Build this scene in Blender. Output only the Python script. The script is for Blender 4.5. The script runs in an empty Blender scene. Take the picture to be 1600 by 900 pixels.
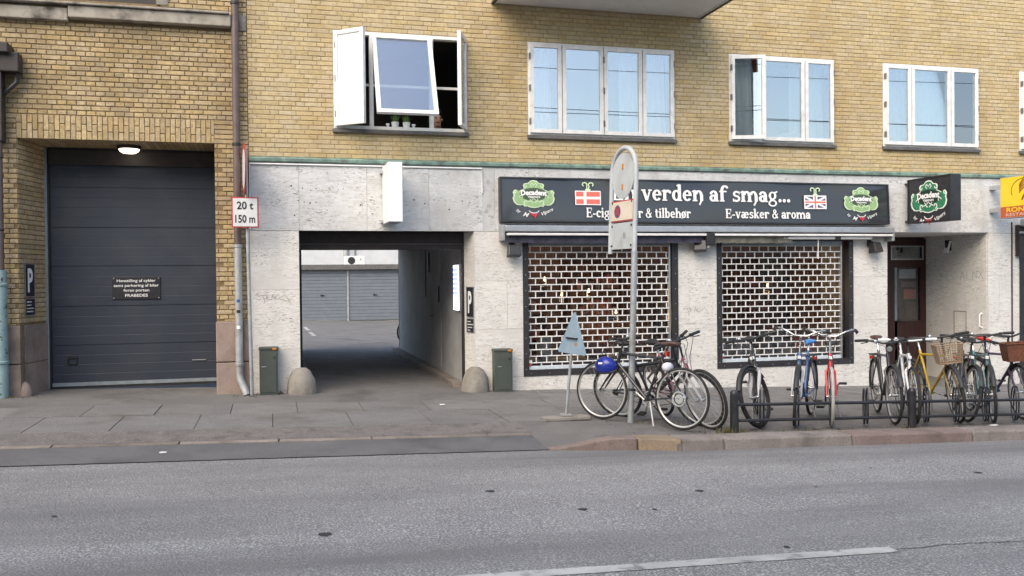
import bpy, bmesh, math, random
from mathutils import Vector, Matrix
random.seed(11)
PI = math.pi
S = bpy.context.scene
COL = S.collection

# ------------------------------------------------------------------ camera
F_PX, PSI, ROLL, PITCH, CAM_D, CAM_H = 1400.0, math.radians(15), math.radians(0.57), -math.atan(17 / 1400.0), 12.56, 1.75
fw = Vector((math.sin(PSI) * math.cos(PITCH), math.cos(PSI) * math.cos(PITCH), math.sin(PITCH)))
r0 = Vector((math.cos(PSI), -math.sin(PSI), 0)); u0 = r0.cross(fw)
cr, sr = math.cos(ROLL), math.sin(ROLL)
rt = cr * r0 - sr * u0; up = cr * u0 + sr * r0
cam = bpy.data.cameras.new('camera'); cam.sensor_width = 36.0; cam.lens = 36.0 * F_PX / 1600.0
cam.clip_start = 0.1; cam.clip_end = 800
camo = bpy.data.objects.new('camera', cam); COL.objects.link(camo)
camo.matrix_world = Matrix(((rt.x, up.x, -fw.x, 0), (rt.y, up.y, -fw.y, -CAM_D), (rt.z, up.z, -fw.z, CAM_H), (0, 0, 0, 1)))
S.camera = camo
# ------------------------------------------------------------------ sky, sun, exposure
W = bpy.data.worlds.new('World'); S.world = W; W.use_nodes = True
nt = W.node_tree; nt.nodes.clear()
sky = nt.nodes.new('ShaderNodeTexSky'); sky.sky_type = 'NISHITA'; sky.sun_disc = False
SUN_EL, SUN_AZ = math.radians(42), math.radians(221)
sky.sun_elevation = SUN_EL; sky.sun_rotation = SUN_AZ
sky.dust_density = 2.0; sky.air_density = 1.0; sky.ozone_density = 1.0
bg = nt.nodes.new('ShaderNodeBackground'); bg.inputs['Strength'].default_value = 0.15
wo = nt.nodes.new('ShaderNodeOutputWorld')
nt.links.new(sky.outputs[0], bg.inputs[0]); nt.links.new(bg.outputs[0], wo.inputs[0])
sun = bpy.data.lights.new('sun', 'SUN'); sun.energy = 1.15; sun.angle = math.radians(60); sun.color = (1.0, 0.93, 0.82)
suno = bpy.data.objects.new('sun', sun); COL.objects.link(suno)
sd = Vector((math.sin(SUN_AZ) * math.cos(SUN_EL), math.cos(SUN_AZ) * math.cos(SUN_EL), math.sin(SUN_EL)))
suno.rotation_euler = (-sd).to_track_quat('-Z', 'Y').to_euler()
vs = S.view_settings; vs.view_transform = 'Standard'; vs.look = 'None'; vs.exposure = 1.26; vs.gamma = 1.0
vs.use_white_balance = True; vs.white_balance_temperature = 7050; vs.white_balance_tint = 10
vs.use_curve_mapping = False

# ------------------------------------------------------------------ materials
def lin(r, g, b):
    f = lambda c: (c / 255) / 12.92 if c <= 10 else (((c / 255) + 0.055) / 1.055) ** 2.4
    return (f(r), f(g), f(b))
MATS = {}
def N(t, k): return t.nodes.new(k)
def pm(name, c1, c2=None, scale=4, rough=.6, metal=0, bump=0, bscale=60, stretch=(1, 1, 1), detail=5, c3=None, s3=.7, lo=.4, hi=.62, rand=0, island=False, spec=.5, dirt=None, dscale=2, dlo=.52, dhi=.7, coat=0, rvar=0, dstretch=None, c3lo=.56, c3hi=.68, bdist=.01):
    """procedural principled: c1/c2 mixed by noise, speckle c3, stain colour 'dirt', per-piece random value"""
    if name in MATS: return MATS[name]
    m = bpy.data.materials.new(name); m.use_nodes = True; MATS[name] = m
    t = m.node_tree; b = t.nodes['Principled BSDF']; L = t.links.new
    b.inputs['Roughness'].default_value = rough; b.inputs['Metallic'].default_value = metal
    b.inputs['Specular IOR Level'].default_value = spec
    if coat: b.inputs['Coat Weight'].default_value = coat; b.inputs['Coat Roughness'].default_value = .1
    g = N(t, 'ShaderNodeNewGeometry'); mp = N(t, 'ShaderNodeMapping'); mp.inputs['Scale'].default_value = stretch
    L(g.outputs['Position'], mp.inputs['Vector'])
    col = None
    def noise(sc, de=5, vec=None, rg=.6):
        n = N(t, 'ShaderNodeTexNoise'); n.inputs['Scale'].default_value = sc; n.inputs['Detail'].default_value = de; n.inputs['Roughness'].default_value = rg
        L((vec or mp).outputs[0] if not hasattr(vec, 'is_output') else vec, n.inputs['Vector']); return n
    def ramp(src, lo, hi):
        r = N(t, 'ShaderNodeMapRange'); r.inputs['From Min'].default_value = lo; r.inputs['From Max'].default_value = hi; L(src, r.inputs['Value']); return r.outputs[0]
    def mix(fac, a, b_):
        x = N(t, 'ShaderNodeMix'); x.data_type = 'RGBA'
        if isinstance(fac, float): x.inputs['Factor'].default_value = fac
        else: L(fac, x.inputs['Factor'])
        for s, v in ((6, a), (7, b_)):
            if hasattr(v, 'is_output'): L(v, x.inputs[s])
            else: x.inputs[s].default_value = (*v, 1)
        return x.outputs[2]
    if c2 is not None:
        nz = noise(scale, detail); col = mix(ramp(nz.outputs['Fac'], lo, hi), c1, c2)
        if rvar:
            rr = N(t, 'ShaderNodeMapRange'); rr.inputs['To Min'].default_value = rough - rvar; rr.inputs['To Max'].default_value = rough + rvar
            L(nz.outputs['Fac'], rr.inputs['Value']); L(rr.outputs[0], b.inputs['Roughness'])
    else: col = c1
    if c3 is not None:
        nz = noise(bscale * s3, 3); col = mix(ramp(nz.outputs['Fac'], c3lo, c3hi), col, c3)
    if dirt is not None:
        mp2 = mp
        if dstretch: mp2 = N(t, 'ShaderNodeMapping'); mp2.inputs['Scale'].default_value = dstretch; L(g.outputs['Position'], mp2.inputs['Vector'])
        nz = noise(dscale, 6, mp2); col = mix(ramp(nz.outputs['Fac'], dlo, dhi), col, dirt)
    if rand:
        hsv = N(t, 'ShaderNodeHueSaturation')
        src = g.outputs['Random Per Island'] if island else N(t, 'ShaderNodeObjectInfo').outputs['Random']
        rr = N(t, 'ShaderNodeMapRange'); rr.inputs['To Min'].default_value = 1 - rand; rr.inputs['To Max'].default_value = 1 + rand; L(src, rr.inputs['Value'])
        L(rr.outputs[0], hsv.inputs['Value'])
        w = N(t, 'ShaderNodeTexWhiteNoise'); w.noise_dimensions = '1D'; L(src, w.inputs['W'])
        r2 = N(t, 'ShaderNodeMapRange'); r2.inputs['To Min'].default_value = .88; r2.inputs['To Max'].default_value = 1.12; L(w.outputs['Value'], r2.inputs['Value'])
        L(r2.outputs[0], hsv.inputs['Saturation'])
        if hasattr(col, 'is_output'): L(col, hsv.inputs['Color'])
        else: hsv.inputs['Color'].default_value = (*col, 1)
        col = hsv.outputs[0]
    if hasattr(col, 'is_output'): L(col, b.inputs['Base Color'])
    else: b.inputs['Base Color'].default_value = (*col, 1)
    if bump:
        nz = noise(bscale, 4); bp = N(t, 'ShaderNodeBump'); bp.inputs['Strength'].default_value = bump; bp.inputs['Distance'].default_value = bdist
        L(nz.outputs['Fac'], bp.inputs['Height']); L(bp.outputs[0], b.inputs['Normal'])
    return m
def emit(name, c, s):
    m = bpy.data.materials.new(name); m.use_nodes = True; b = m.node_tree.nodes['Principled BSDF']
    b.inputs['Base Color'].default_value = (*c, 1); b.inputs['Emission Color'].default_value = (*c, 1); b.inputs['Emission Strength'].default_value = s
    MATS[name] = m; return m
def glass(name, fac, tint=(.9, .95, .95), rough=.0):
    m = bpy.data.materials.new(name); m.use_nodes = True; t = m.node_tree; t.nodes.clear(); L = t.links.new
    o = N(t, 'ShaderNodeOutputMaterial'); mx = N(t, 'ShaderNodeMixShader'); tr = N(t, 'ShaderNodeBsdfTransparent'); gl = N(t, 'ShaderNodeBsdfGlossy')
    tr.inputs[0].default_value = (*tint, 1); gl.inputs['Roughness'].default_value = rough; gl.inputs[0].default_value = (.95, .97, 1, 1)
    fr = N(t, 'ShaderNodeFresnel'); fr.inputs[0].default_value = 1.5
    ad = N(t, 'ShaderNodeMath'); ad.operation = 'ADD'; ad.use_clamp = True; ad.inputs[1].default_value = fac
    nz = N(t, 'ShaderNodeTexNoise'); nz.inputs['Scale'].default_value = 1.3; bp = N(t, 'ShaderNodeBump'); bp.inputs['Strength'].default_value = .02
    L(nz.outputs['Fac'], bp.inputs['Height']); L(bp.outputs[0], gl.inputs['Normal'])
    L(fr.outputs[0], ad.inputs[0]); L(ad.outputs[0], mx.inputs[0]); L(tr.outputs[0], mx.inputs[1]); L(gl.outputs[0], mx.inputs[2]); L(mx.outputs[0], o.inputs[0])
    MATS[name] = m; return m
B1 = dict(c2=(.37, .28, .16), scale=16, rough=.9, bump=.5, bscale=90, c3=(.25, .19, .11), s3=.5, rand=.17, spec=.25, dirt=(.28, .21, .12), dscale=.9, dlo=.46, dhi=.72, dstretch=(1.2, 1, .6))
pm('brick_old', (.48, .375, .22), **B1); pm('brick_old_stuff', (.48, .375, .22), island=True, **B1)
B2 = dict(c2=(.455, .36, .21), scale=14, rough=.9, bump=.35, bscale=80, c3=(.36, .275, .155), s3=.5, rand=.085, spec=.25, dirt=(.40, .30, .16), dscale=.7, dlo=.47, dhi=.7, dstretch=(1.4, 1, .5))
pm('brick_new', (.515, .425, .265), **B2); pm('brick_new_stuff', (.515, .425, .265), island=True, **B2)
pm('mortar_old', (.19, .138, .075), (.24, .175, .10), 10, .95, bump=.6, bscale=120, spec=.1)
pm('mortar_new', (.40, .31, .185), (.28, .205, .11), 3, .95, bump=.4, bscale=120, spec=.1)
def travertine(name, base, alt, stain):
    m = bpy.data.materials.new(name); m.use_nodes = True; MATS[name] = m; t = m.node_tree; b = t.nodes['Principled BSDF']; L = t.links.new
    b.inputs['Roughness'].default_value = .75; b.inputs['Specular IOR Level'].default_value = .25
    g = N(t, 'ShaderNodeNewGeometry'); oi = N(t, 'ShaderNodeObjectInfo')
    cx = N(t, 'ShaderNodeCombineXYZ'); mu = N(t, 'ShaderNodeMath'); mu.operation = 'MULTIPLY'; mu.inputs[1].default_value = 40
    L(oi.outputs['Random'], mu.inputs[0]); L(mu.outputs[0], cx.inputs[0]); L(mu.outputs[0], cx.inputs[2])
    va = N(t, 'ShaderNodeVectorMath'); va.operation = 'ADD'; L(g.outputs['Position'], va.inputs[0]); L(cx.outputs[0], va.inputs[1])
    wob = N(t, 'ShaderNodeTexNoise'); wob.inputs['Scale'].default_value = 2.2; wob.inputs['Detail'].default_value = 3; L(va.outputs[0], wob.inputs['Vector'])
    vm = N(t, 'ShaderNodeVectorMath'); vm.operation = 'MULTIPLY_ADD'; vm.inputs[1].default_value = (0, 0, .16); L(wob.outputs['Color'], vm.inputs[0]); L(va.outputs[0], vm.inputs[2])
    def layer(sc, st, de=4):
        mp = N(t, 'ShaderNodeMapping'); mp.inputs['Scale'].default_value = st; L(vm.outputs[0], mp.inputs['Vector'])
        n = N(t, 'ShaderNodeTexNoise'); n.inputs['Scale'].default_value = sc; n.inputs['Detail'].default_value = de; n.inputs['Roughness'].default_value = .65; L(mp.outputs[0], n.inputs['Vector']); return n.outputs['Fac']
    def rng(s, a, b_):
        r = N(t, 'ShaderNodeMapRange'); r.inputs['From Min'].default_value = a; r.inputs['From Max'].default_value = b_; L(s, r.inputs['Value']); return r.outputs[0]
    def mix(f, a, c):
        x = N(t, 'ShaderNodeMix'); x.data_type = 'RGBA'; L(f, x.inputs['Factor'])
        for s, v in ((6, a), (7, c)):
            if hasattr(v, 'is_output'): L(v, x.inputs[s])
            else: x.inputs[s].default_value = (*v, 1)
        return x.outputs[2]
    col = mix(rng(layer(4, (1, 1, 6)), .38, .62), base, alt)
    veins = rng(layer(7, (1, 1, 9), 7), .54, .68); col = mix(veins, col, (.40, .36, .30))
    pits = rng(layer(24, (1, 1, 4.0), 4), .575, .64)
    pm_ = N(t, 'ShaderNodeMath'); pm_.operation = 'MULTIPLY'; L(pits, pm_.inputs[0]); L(rng(layer(1.7, (1, 1, 2.2), 3), .40, .58), pm_.inputs[1]); pits = pm_.outputs[0]; col = mix(pits, col, (.15, .135, .12))
    drip = rng(layer(2.6, (1.6, 1, .22), 5), .54, .74); col = mix(drip, col, stain)
    big = rng(layer(.9, (1, 1, 1), 5), .47, .68); col = mix(big, col, stain)
    L(col, b.inputs['Base Color'])
    sb = N(t, 'ShaderNodeMath'); sb.operation = 'SUBTRACT'; sb.inputs[0].default_value = 1; L(pits, sb.inputs[1])
    bp = N(t, 'ShaderNodeBump'); bp.inputs['Strength'].default_value = .5; bp.inputs['Distance'].default_value = .006; L(sb.outputs[0], bp.inputs['Height']); L(bp.outputs[0], b.inputs['Normal'])
travertine('travertine', (.74, .73, .70), (.665, .645, .605), (.59, .575, .545))
travertine('travertine_band', (.655, .67, .675), (.58, .59, .59), (.45, .45, .445))
pm('travertine_joint', (.36, .33, .28), rough=.9)
pm('copper_patina', (.22, .34, .28), (.12, .19, .17), 7, .7, bump=.3, bscale=30, dirt=(.09, .09, .08), dscale=5)
pm('white_frame', (.74, .74, .73), (.64, .64, .63), 9, .45, dirt=(.52, .51, .49), dscale=6, dlo=.6, dhi=.8)
pm('white_plastic_and_glare', (.85, .86, .87), (.82, .83, .84), 3, .35)
pm('hinge_metal', (.22, .21, .2), rough=.5, metal=.6)
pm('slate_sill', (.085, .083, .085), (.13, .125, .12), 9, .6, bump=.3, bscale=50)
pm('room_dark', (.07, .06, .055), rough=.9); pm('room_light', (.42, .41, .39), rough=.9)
pm('curtain', (.74, .75, .76), (.66, .68, .70), 5, .9, stretch=(6, 1, .4))
glass('glass_upper', .25); glass('glass_shop', .03, (.8, .82, .82)); glass('glass_far', .15)
pm('shop_frame', (.026, .024, .027), (.035, .033, .034), 8, .45, rvar=.08)
pm('shutter_white', (.74, .735, .72), (.64, .635, .62), 6, .4, metal=.0)
pm('shutter_bar', (.62, .68, .72), (.52, .58, .62), 6, .45)
pm('sign_black', (.034, .038, .047), rough=.12, spec=.6)
pm('sign_case', (.02, .02, .024), (.03, .03, .034), 6, .4)
pm('sign_white', (.83, .83, .82), rough=.5)
pm('emblem_pale', (.60, .72, .50), rough=.5); pm('emblem_green', (.24, .40, .19), (.30, .46, .23), 20, .5); pm('emblem_dark', (.055, .085, .05), rough=.5)
pm('emblem_white', (.78, .82, .76), rough=.5); pm('emblem_deep', (.02, .16, .08), (.03, .22, .11), 20, .5); pm('emblem_black', (.012, .03, .02), rough=.5)
pm('flag_red', (.68, .16, .12), rough=.5); pm('flag_blue', (.09, .085, .16), rough=.5); pm('bow_red', (.55, .03, .05), rough=.5)
pm('anthracite_door', (.030, .038, .056), (.036, .044, .062), 3, .45, bump=.12, bscale=160, dirt=(.044, .05, .062), dscale=1.6)
pm('grey_steel', (.25, .29, .32), (.20, .23, .25), 8, .5); pm('alu', (.55, .56, .58), (.47, .48, .5), 5, .35, metal=.7)
pm('galvanised', (.40, .42, .43), (.33, .35, .36), 12, .5, metal=.35, bump=.1, bscale=40, dirt=(.26, .25, .23), dscale=5)
pm('brown_pipe', (.10, .072, .068), (.13, .095, .09), 6, .45)
pm('teal_pipe', (.20, .31, .33), (.26, .37, .38), 7, .55, dirt=(.06, .06, .05), dscale=12, dlo=.6, dhi=.68)
pm('black_steel', (.016, .016, .018), (.024, .022, .024), 8, .5, rvar=.1)
pm('dark_brown_steel', (.028, .022, .022), (.04, .03, .028), 9, .55)
pm('granite_pink', (.325, .25, .21), (.27, .205, .175), 5, .7, bump=.25, bscale=90, c3=(.22, .17, .15), dirt=(.17, .135, .115), dscale=1.8)
pm('concrete_ledge', (.36, .33, .28), (.25, .225, .19), 5, .9, bump=.4, bscale=60, dirt=(.075, .065, .055), dscale=3.2, dlo=.5, dhi=.66)
pm('concrete_stone', (.27, .255, .225), (.21, .195, .17), 6, .9, bump=.7, bscale=70, dirt=(.19, .17, .14), dscale=3)
pm('cabinet_green', (.055, .068, .058), (.068, .08, .068), 5, .6, dirt=(.11, .115, .10), dscale=9, dlo=.66, dhi=.75)
pm('render_grey', (.42, .42, .42), (.36, .36, .355), 3, .85, bump=.2, bscale=50, dirt=(.3, .29, .28), dscale=1.2)
pm('render_white', (.52, .53, .55), (.46, .47, .49), 2, .9)
pm('garage_blue', (.20, .225, .26), (.175, .20, .235), 4, .5)
pm('asphalt_road', (.225, .223, .222), (.185, .183, .183), 1.3, .9, bump=1.0, bscale=62, c3=(.50, .495, .49), s3=1.15, c3lo=.47, c3hi=.64, bdist=.02, dirt=(.17, .168, .168), dscale=.9, dlo=.42, dhi=.66, dstretch=(.12, 1, 1))
pm('asphalt_dark', (.108, .108, .111), (.132, .132, .134), 2.2, .92, bump=.8, bscale=80, c3=(.15, .15, .155), s3=1.3, dirt=(.065, .065, .07), dscale=.8)
pm('asphalt_path', (.135, .13, .125), (.168, .162, .154), 2.5, .92, bump=.7, bscale=90, c3=(.19, .18, .17), s3=1.2, dirt=(.09, .085, .078), dscale=1.3)
pm('slab_concrete', (.14, .137, .134), (.17, .166, .162), 2.5, .92, bump=.45, bscale=90, c3=(.235, .23, .222), s3=.8, c3lo=.5, c3hi=.66, rand=.06, dirt=(.125, .118, .108), dscale=1.5)
pm('rough_strip', (.13, .12, .115), (.17, .155, .145), 5, .95, bump=1.0, bscale=45, c3=(.28, .25, .235), s3=1.3, dirt=(.09, .085, .08), dscale=6)
pm('kerb_granite', (.215, .185, .165), (.27, .235, .21), 4, .85, bump=.4, bscale=70, c3=(.15, .125, .115), rand=.16, dirt=(.13, .115, .10), dscale=2.5)
pm('kerb_red', (.195, .145, .128), (.235, .18, .16), 4, .85, bump=.4, bscale=70, c3=(.13, .09, .08), dirt=(.13, .105, .09), dscale=2.5)
pm('kerb_yellow', (.29, .215, .14), (.245, .19, .135), 4, .85, bump=.4, bscale=70, c3=(.16, .12, .09), dirt=(.15, .12, .09), dscale=3)
pm('road_paint', (.50, .50, .48), (.38, .38, .365), 3, .8, bump=.6, bscale=90, dirt=(.20, .20, .195), dscale=9, dlo=.52, dhi=.66)
pm('moss', (.09, .10, .035), (.14, .11, .05), 20, .95); pm('tar_crack', (.035, .035, .037), rough=.9)
pm('steel_post_black', (.020, .021, .026), (.03, .031, .036), 10, .42, rvar=.1, dirt=(.09, .09, .09), dscale=14, dlo=.68, dhi=.74)
pm('sign_back', (.46, .49, .50), (.40, .43, .44), 5, .55, dirt=(.36, .37, .36), dscale=4)
pm('sign_back_blue', (.26, .36, .44), (.22, .31, .39), 5, .5)
pm('sign_cream', (.66, .58, .47), (.60, .53, .43), 5, .6); pm('sign_red', (.45, .05, .05), rough=.5); pm('sign_purple', (.16, .05, .12), rough=.6); pm('sign_face_white', (.66, .67, .67), (.60, .61, .61), 6, .5)
pm('sign_text_black', (.012, .012, .014), rough=.6); pm('sign_yellow', (.80, .60, .03), (.78, .55, .03), 3, .4); pm('sign_orange', (.50, .095, .03), rough=.4); pm('sign_brown', (.22, .06, .01), rough=.5)
pm('fabric_navy', (.016, .017, .034), (.026, .027, .045), 14, .9, bump=.3, bscale=50); pm('fabric_grey', (.085, .085, .072), (.12, .12, .10), 8, .95, bump=.5, bscale=30, dirt=(.04, .04, .035), dscale=5)
pm('door_brown', (.035, .012, .011), (.05, .018, .015), 5, .4, stretch=(6, 6, .7))
pm('shop_wall_warm', (.36, .20, .11), (.27, .145, .08), 3, .8); pm('shop_floor', (.08, .06, .05), rough=.6)
pm('shelf_wood', (.17, .085, .04), (.12, .06, .03), 4, .6, stretch=(1, 1, 8))
pm('product_mix', (.35, .12, .10), (.12, .16, .22), 6, .5, rand=.6, island=True)
pm('rubber', (.018, .018, .018), (.028, .027, .026), 20, .85, bump=.3, bscale=160); pm('rubber_grey', (.42, .41, .38), (.36, .35, .33), 12, .8)
pm('chrome', (.62, .62, .61), rough=.25, metal=.9); pm('rim_alu', (.56, .55, .53), (.46, .45, .43), 10, .4, metal=.5); pm('spoke', (.45, .45, .44), rough=.4, metal=.6)
pm('black_paint', (.018, .018, .02), (.024, .024, .026), 14, .3, coat=.3); pm('plastic_black', (.02, .02, .021), (.03, .03, .03), 14, .55)
pm('leather_brown', (.075, .04, .035), (.1, .055, .045), 14, .6)
for n, c in dict(red=(.62, .022, .03), white=(.72, .73, .74), yellow=(.55, .36, .02), teal=(.05, .16, .17), blue=(.045, .12, .28), purple=(.075, .04, .10), pink=(.42, .17, .22), silver=(.45, .46, .47), olive=(.20, .13, .03)).items():
    pm('paint_' + n, c, tuple(x * .8 for x in c), 12, .35, coat=.3, dirt=tuple(x * .5 + .02 for x in c), dscale=18, dlo=.66, dhi=.78)
pm('helmet_blue', (.01, .025, .26), (.012, .03, .3), 20, .3, coat=.3); pm('cover_blue', (.08, .28, .62), (.06, .22, .5), 20, .55); pm('pouch_white', (.70, .72, .78), (.6, .62, .68), 14, .6, bump=.3, bscale=30)
pm('wicker', (.33, .24, .155), (.24, .17, .11), 30, .8); pm('basket_brown', (.17, .065, .035), (.12, .045, .025), 30, .8, bump=.6, bscale=60); pm('reflector_red', (.5, .03, .02), rough=.2); pm('amber', (.62, .22, .03), rough=.3)
pm('wire_grey', (.40, .37, .33), rough=.5, metal=.4)
pm('pot_white', (.72, .73, .74), rough=.3); pm('leaf_green', (.085, .16, .03), (.12, .2, .05), 30, .6)
pm('skin', (.56, .33, .25), (.6, .36, .28), 20, .55); pm('hair_dark', (.03, .02, .016), rough=.7); pm('cloth_dark', (.012, .012, .02), (.018, .017, .026), 9, .9)
pm('graffiti', (.40, .39, .37), rough=.8); pm('stain_hole', (.06, .055, .05), rough=.9)
pm('opp_brick', (.22, .235, .22), (.28, .29, .27), 6, .9); pm('opp_low', (.22, .20, .17), (.26, .24, .2), 4, .9); pm('roof_red', (.32, .09, .06), rough=.8)
emit('lamp_glow', (1.0, .9, .76), 2.0); emit('display_white', (.9, .93, 1.0), 2.2); emit('display_blue', (.16, .2, .85), 1.6); emit('bulb_warm', (1.0, .62, .3), 4)
pm('soffit_grey', (.70, .68, .65), (.63, .615, .59), 3, .85)
# ------------------------------------------------------------------ helpers
def gz(x): return .21 - .03 * x
class MB:
    def __init__(s): s.v = []; s.f = []
    def add(s, vs, fs):
        o = len(s.v); s.v += [Vector(p) for p in vs]; s.f += [tuple(i + o for i in f) for f in fs]; return s
    def box(s, x0, x1, y0, y1, z0, z1):
        return s.add([(x0, y0, z0), (x1, y0, z0), (x1, y1, z0), (x0, y1, z0), (x0, y0, z1), (x1, y0, z1), (x1, y1, z1), (x0, y1, z1)],
                     [(0, 3, 2, 1), (4, 5, 6, 7), (0, 1, 5, 4), (1, 2, 6, 5), (2, 3, 7, 6), (3, 0, 4, 7)])
    def gbox(s, x0, x1, y0, y1, h0, h1):          # box whose bottom/top follow the sloping street
        a, b = gz(x0), gz(x1)
        return s.add([(x0, y0, a + h0), (x1, y0, b + h0), (x1, y1, b + h0), (x0, y1, a + h0), (x0, y0, a + h1), (x1, y0, b + h1), (x1, y1, b + h1), (x0, y1, a + h1)],
                     [(0, 3, 2, 1), (4, 5, 6, 7), (0, 1, 5, 4), (1, 2, 6, 5), (2, 3, 7, 6), (3, 0, 4, 7)])
    def tube(s, pts, r, n=8, closed=False):
        pts = [Vector(p) for p in pts]; k = len(pts); rs = r if isinstance(r, (list, tuple)) else [r] * k
        ring = []; t0 = None; nv = None
        for i, p in enumerate(pts):
            a = pts[(i - 1) % k] if (closed or i > 0) else p; b = pts[(i + 1) % k] if (closed or i < k - 1) else p
            t = (b - a).normalized()
            if nv is None:
                nv = t.orthogonal().normalized()
            else:
                nv = (nv - t * nv.dot(t)); nv = nv.normalized() if nv.length > 1e-6 else t.orthogonal().normalized()
            bn = t.cross(nv)
            ring.append([p + (nv * math.cos(2 * PI * j / n) + bn * math.sin(2 * PI * j / n)) * rs[i] for j in range(n)])
        o = len(s.v); s.v += [q for rg in ring for q in rg]
        m = k if closed else k - 1
        for i in range(m):
            for j in range(n):
                a = o + i * n + j; b = o + i * n + (j + 1) % n; c = o + ((i + 1) % k) * n
                s.f.append((a, b, c + (j + 1) % n, c + j))
        if not closed:
            s.f.append(tuple(o + j for j in reversed(range(n)))); s.f.append(tuple(o + (k - 1) * n + j for j in range(n)))
        return s
    def cyl(s, a, b, r, r2=None, n=12): return s.tube([a, b], [r, r if r2 is None else r2], n)
    def lathe(s, prof, o=(0, 0, 0), ax='Z', n=20):
        o = Vector(o); k = len(prof); b0 = len(s.v)
        for (r, h) in prof:
            for j in range(n):
                a = 2 * PI * j / n; c, q = r * math.cos(a), r * math.sin(a)
                s.v.append(o + (Vector((c, q, h)) if ax == 'Z' else Vector((c, h, q)) if ax == 'Y' else Vector((h, c, q))))
        for i in range(k - 1):
            for j in range(n):
                s.f.append((b0 + i * n + j, b0 + i * n + (j + 1) % n, b0 + (i + 1) * n + (j + 1) % n, b0 + (i + 1) * n + j))
        if prof[0][0] > 1e-5: s.f.append(tuple(b0 + j for j in reversed(range(n))))
        if prof[-1][0] > 1e-5: s.f.append(tuple(b0 + (k - 1) * n + j for j in range(n)))
        return s
    def torus(s, c, R, r, ax='Y', n=36, m=8, sq=1.0):
        c = Vector(c); pts = []
        o = len(s.v)
        for i in range(n):
            a = 2 * PI * i / n
            for j in range(m):
                b = 2 * PI * j / m; q = R + r * math.cos(b); h = r * sq * math.sin(b)
                v = (q * math.cos(a), h, q * math.sin(a)) if ax == 'Y' else (q * math.cos(a), q * math.sin(a), h) if ax == 'Z' else (h, q * math.cos(a), q * math.sin(a))
                s.v.append(c + Vector(v))
        for i in range(n):
            for j in range(m):
                s.f.append((o + i * m + j, o + i * m + (j + 1) % m, o + ((i + 1) % n) * m + (j + 1) % m, o + ((i + 1) % n) * m + j))
        return s
    def prism(s, poly, h, fn):       # polygon (u,v) extruded by h; fn(u,v,w)->xyz
        k = len(poly); o = len(s.v)
        s.v += [Vector(fn(u, v, h)) for u, v in poly] + [Vector(fn(u, v, 0)) for u, v in poly]
        s.f.append(tuple(o + i for i in range(k))); s.f.append(tuple(o + k + i for i in reversed(range(k))))
        for i in range(k): s.f.append((o + i, o + k + i, o + k + (i + 1) % k, o + (i + 1) % k))
        return s
    def merge(s, o): return s.add(o.v, o.f)
    def xf(s, M):
        s.v = [M @ p for p in s.v]; return s
    def mesh(s, name, fix=True):
        me = bpy.data.meshes.new(name); me.from_pydata([tuple(p) for p in s.v], [], s.f)
        if fix:
            bm = bmesh.new(); bm.from_mesh(me); bmesh.ops.recalc_face_normals(bm, faces=bm.faces); bm.to_mesh(me); bm.free()
        me.update(); return me
    def build(s, name, mat, parent=None, loc=(0, 0, 0), smooth=None, bevel=0, kind=None, fix=True):
        me = s.mesh(name, fix); me.materials.append(MATS[mat])
        if smooth: me.shade_smooth(); me.set_sharp_from_angle(angle=math.radians(smooth))
        o = bpy.data.objects.new(name, me); COL.objects.link(o); o.location = loc; o.parent = parent
        if bevel:
            m = o.modifiers.new('bevel', 'BEVEL'); m.width = bevel; m.segments = 2; m.limit_method = 'ANGLE'; m.angle_limit = math.radians(40)
        if kind: o['kind'] = kind
        return o
def thing(name, label, cat, loc=(0, 0, 0), rz=0, group=None):
    o = bpy.data.objects.new(name, None); COL.objects.link(o); o.empty_display_size = .2
    o.location = loc; o.rotation_euler = (0, 0, rz); o['label'] = label; o['category'] = cat
    if group: o['group'] = group
    return o
def holder(name, parent, loc=(0, 0, 0)):
    o = bpy.data.objects.new(name, None); COL.objects.link(o); o.parent = parent; o.location = loc; o.empty_display_size = .1; return o
def tag(o, label, cat, group=None):
    o['label'] = label; o['category'] = cat
    if group: o['group'] = group
    return o
def struct(o): o['kind'] = 'structure'; return o
def plane_fn(O, u, v):
    O, u, v = Vector(O), Vector(u), Vector(v); n = u.cross(v)
    return lambda a, b, w: O + u * a + v * b + n * w
def text_mb(body, fn, width=None, height=None, w=.002, bold=0, shear=0, center=True, size=1.0, arc=0):
    c = bpy.data.curves.new('t', 'FONT'); c.body = body; c.size = size; c.offset = bold; c.shear = shear; c.resolution_u = 3
    o = bpy.data.objects.new('t', c); COL.objects.link(o); bpy.context.view_layer.update()
    me = bpy.data.meshes.new_from_object(o.evaluated_get(bpy.context.evaluated_depsgraph_get()))
    xs = [v.co.x for v in me.vertices]; ys = [v.co.y for v in me.vertices]
    x0, x1, y0, y1 = min(xs), max(xs), min(ys), max(ys)
    kx = width / (x1 - x0) if width else 1; ky = height / (y1 - y0) if height else kx
    if width is None and height: kx = ky
    cx, cy = ((x0 + x1) / 2, (y0 + y1) / 2) if center else (x0, y0)
    m = MB(); vs = []
    for v in me.vertices:
        a, b = (v.co.x - cx) * kx, (v.co.y - cy) * ky
        vs.append(fn(a, b - arc * a * a, w))
    m.add(vs, [tuple(p.vertices) for p in me.polygons])
    bpy.data.objects.remove(o); bpy.data.curves.remove(c); bpy.data.meshes.remove(me)
    return m
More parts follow.
